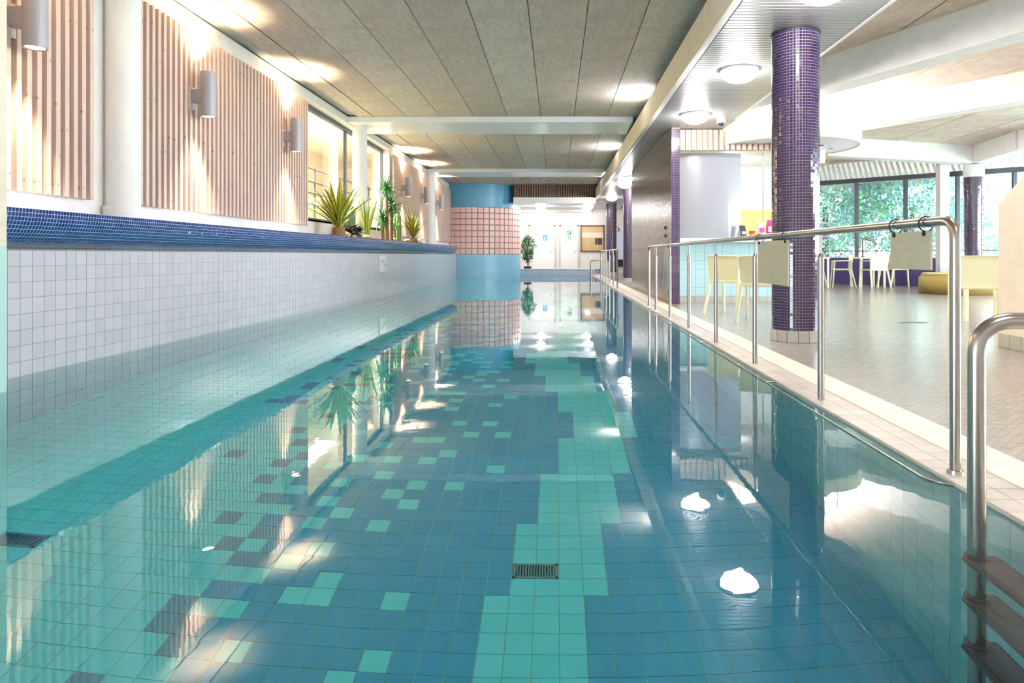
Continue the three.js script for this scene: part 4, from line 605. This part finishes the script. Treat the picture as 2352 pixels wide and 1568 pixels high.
{
  const a = top('agave', 'big yellow edged agave on the ledge before the first window', 'plant', 'yellow edged agaves'); place(a, -3.56, LEDGE, 11.1); mesh('stump', new THREE.CylinderGeometry(0.10, 0.12, 0.16, 16).translate(0, 0.07, 0), M.trunk, a); rosette(a, agaveGeo, 50, 0.14, 0.04, 1.05, M.leaf, 0.85, 1.12, 'leaf', 0.66);
  const b = top('agave', 'yellow edged agave at the far end of the planted ledge', 'plant', 'yellow edged agaves'); place(b, -3.53, LEDGE, 16.75); mesh('stump', new THREE.CylinderGeometry(0.10, 0.11, 0.12, 16).translate(0, 0.05, 0), M.trunk, b); rosette(b, agaveGeo, 42, 0.1, 0.04, 1.0, M.leaf, 0.75, 0.95, 'leaf', 0.42);
  const sn = [blade(0.75, 0.09, 0.05, '#4d8a36', '#d6cf55'), blade(0.62, 0.085, 0.0, '#55933b', '#dcd560')];
  const s1 = top('snake_plant', 'upright striped snake plant beside the tall yucca', 'plant'); place(s1, -3.64, LEDGE, 13.05); rosette(s1, sn, 12, 0.0, 0.03, 0.32, M.leaf, 0.75, 1.1); 
  const s2 = top('snake_plant', 'small upright snake plant right of the yucca stems', 'plant'); place(s2, -3.64, LEDGE, 14.45); rosette(s2, sn, 8, 0.0, 0.03, 0.35, M.leaf, 0.5, 0.75);
  const yg = [blade(0.40, 0.040, 0.5, '#2f7a3a', '#3d8c46'), blade(0.37, 0.038, 0.3, '#286c34', '#398442'), blade(0.33, 0.038, 0.7, '#38853f', '#4a9a4e')];
  const y = top('yucca_palm', 'tall yucca with bare stems and spiky green heads before the second window', 'plant'); place(y, -3.52, LEDGE, 14.1);
  [[0, 0, 1.06], [0.05, -0.18, 0.72], [-0.05, 0.16, 0.42]].forEach(([x, z, h]) => { mesh('stem', new THREE.CylinderGeometry(0.035, 0.045, h, 12).translate(x, h / 2, z), M.trunk, y); const hd = new THREE.Group(); hd.name = 'leaf_head'; hd.position.set(x, h, z); y.add(hd); rosette(hd, yg, 72, 0, 0.05, 2.1, M.leaf, 0.75, 1.05, 'leaf', 0.62); });
  const d = top('dracaena', 'small green rosette plant on a short stem, right of the yucca', 'plant'); place(d, -3.62, LEDGE, 15.2); mesh('stem', new THREE.CylinderGeometry(0.03, 0.04, 0.26, 10).translate(0, 0.13, 0), M.trunk, d); rosette(d, [blade(0.34, 0.06, 0.35, '#5d9a55', '#8aba6a'), blade(0.3, 0.055, 0.2, '#4f8c4c', '#7fb062')], 26, 0.26, 0.1, 1.4, M.leaf, 0.7, 1.1, 'leaf', 0.7);
  const cactus = (x, Z, h, r, label) => { const g = top('column_cactus', label, 'cactus', 'column cacti on the ledge'); place(g, x, LEDGE, Z); const sh = new THREE.CylinderGeometry(r, r, h, 40, 24); { const p = sh.attributes.position; for (let i = 0; i < p.count; i++) { const yy = p.getY(i) / h + 0.5, an = Math.atan2(p.getZ(i), p.getX(i)), k = (1 + 0.13 * Math.cos(an * 10)) * (yy > 0.85 ? Math.sqrt(Math.max(0.02, 1 - ((yy - 0.85) / 0.15) ** 2)) : 1); p.setX(i, p.getX(i) * k); p.setZ(i, p.getZ(i) * k); } } sh.computeVertexNormals(); sh.translate(0, h / 2, 0); mesh('body', sh, M.cactus, g); };
  cactus(-3.82, 12.6, 0.62, 0.085, 'ribbed column cactus behind the big agave'); cactus(-3.70, 15.75, 0.66, 0.085, 'ribbed column cactus beside the far agave'); cactus(-3.84, 12.05, 0.4, 0.07, 'short column cactus behind the big agave');
  const ae = top('aeonium', 'dark brown rosette succulent between the rocks on the ledge', 'plant'); place(ae, -3.62, LEDGE, 12.1); for (let i = 0; i < 9; i++) { const hd = new THREE.Group(); hd.name = 'rosette'; hd.position.set(rr(-0.12, 0.12), rr(0.03, 0.18), rr(-0.32, 0.32)); ae.add(hd); rosette(hd, [blade(0.13, 0.06, 0.5, '#2c261e', '#46382a', 5)], 16, 0, 0.1, 1.5, M.leaf, 0.7, 1.1); } mesh('cushion', new THREE.SphereGeometry(0.3, 16, 8, 0, 6.3, 0, 1.57).scale(0.45, 0.4, 1.1), M.darkLeaf, ae);
  [[-3.55, 11.42, 0.085], [-3.50, 11.75, 0.04], [-3.56, 12.75, 0.07], [-3.54, 14.75, 0.07], [-3.55, 16.2, 0.08], [-3.53, 17.3, 0.09]].forEach(([x, Z, r], i) => { const g = top('ledge_rock', ['sandy rock beside the big agave', 'small sandy rock right of the big agave', 'sandy rock before the dark succulent', 'sandy rock under the yucca', 'sandy rock beside the small dracaena', 'flat rock beyond the far agave'][i], 'rock', 'rocks on the ledge'); place(g, x, LEDGE, Z); const s = new THREE.IcosahedronGeometry(r, 2), p = s.attributes.position; for (let k = 0; k < p.count; k++) { const f = 0.85 + 0.3 * H2(Math.round(p.getX(k) * 500), Math.round(p.getY(k) * 500) + Math.round(p.getZ(k) * 300), i); p.setXYZ(k, p.getX(k) * f, p.getY(k) * f * 0.6 + r * 0.45, p.getZ(k) * f * 1.4); } s.computeVertexNormals(); mesh('stone', s, M.rock, g); });
  const soil = structure('trim_5', 'soil bed on the blue ledge under the windows'); mesh('soil', box(WALLX, -3.5, LEDGE - 0.03, LEDGE + 0.012, 10.5, 17.6), M.soil, soil);
}
{ // ficus on the rim
  const g = top('ficus_tree', 'leafy potted ficus on the far rim beside the tower', 'plant'); place(g, -1.17, 0.275, 27.6);
  mesh('pot', new THREE.LatheGeometry([[0, 0], [0.14, 0], [0.17, 0.09], [0.155, 0.09], [0, 0.08]].map((p) => new THREE.Vector2(...p)), 28), M.black, g); mesh('stem', bend([new THREE.Vector3(0, 0.05, 0), new THREE.Vector3(0.03, 0.3, 0), new THREE.Vector3(-0.02, 0.55, 0.02), new THREE.Vector3(0.02, 1.1, 0)], 0.022, 0.08, 10), M.trunk, g); mesh('stem', bend([new THREE.Vector3(0.03, 0.05, 0.02), new THREE.Vector3(-0.03, 0.35, 0.03), new THREE.Vector3(0.08, 0.8, -0.02)], 0.016, 0.08, 10), M.trunk, g);
  const lg = blade(0.085, 0.05, 0.4, '#3f8f4a', '#57a85a', 4), ts = []; for (let i = 0; i < 1100; i++) { const a = rr(0, 6.283), u = rr(-1, 1), k = Math.cbrt(rr(0.2, 1)), s = Math.sqrt(1 - u * u); const lump = 0.78 + 0.3 * Math.sin(a * 3 + u * 4) + 0.15 * Math.sin(a * 5 - u * 9); const p = new THREE.Vector3(Math.cos(a) * s * 0.34 * k * lump, 0.82 + u * 0.60 * k * (0.85 + 0.15 * lump), Math.sin(a) * s * 0.32 * k * lump); ts.push({ p, q: new THREE.Quaternion().setFromEuler(new THREE.Euler(rr(1.2, 2.8), rr(0, 6.28), rr(-0.6, 0.6), 'YXZ')), c: new THREE.Color().setRGB(rr(0.5, 1.1), rr(0.6, 1.1), rr(0.5, 1)) }); }
  copies(g, 'foliage', lg, M.leaf, ts);
}
scene.traverse((o) => { if (o.isMesh) o.castShadow = o.receiveShadow = true; });
renderer.render(scene, camera);
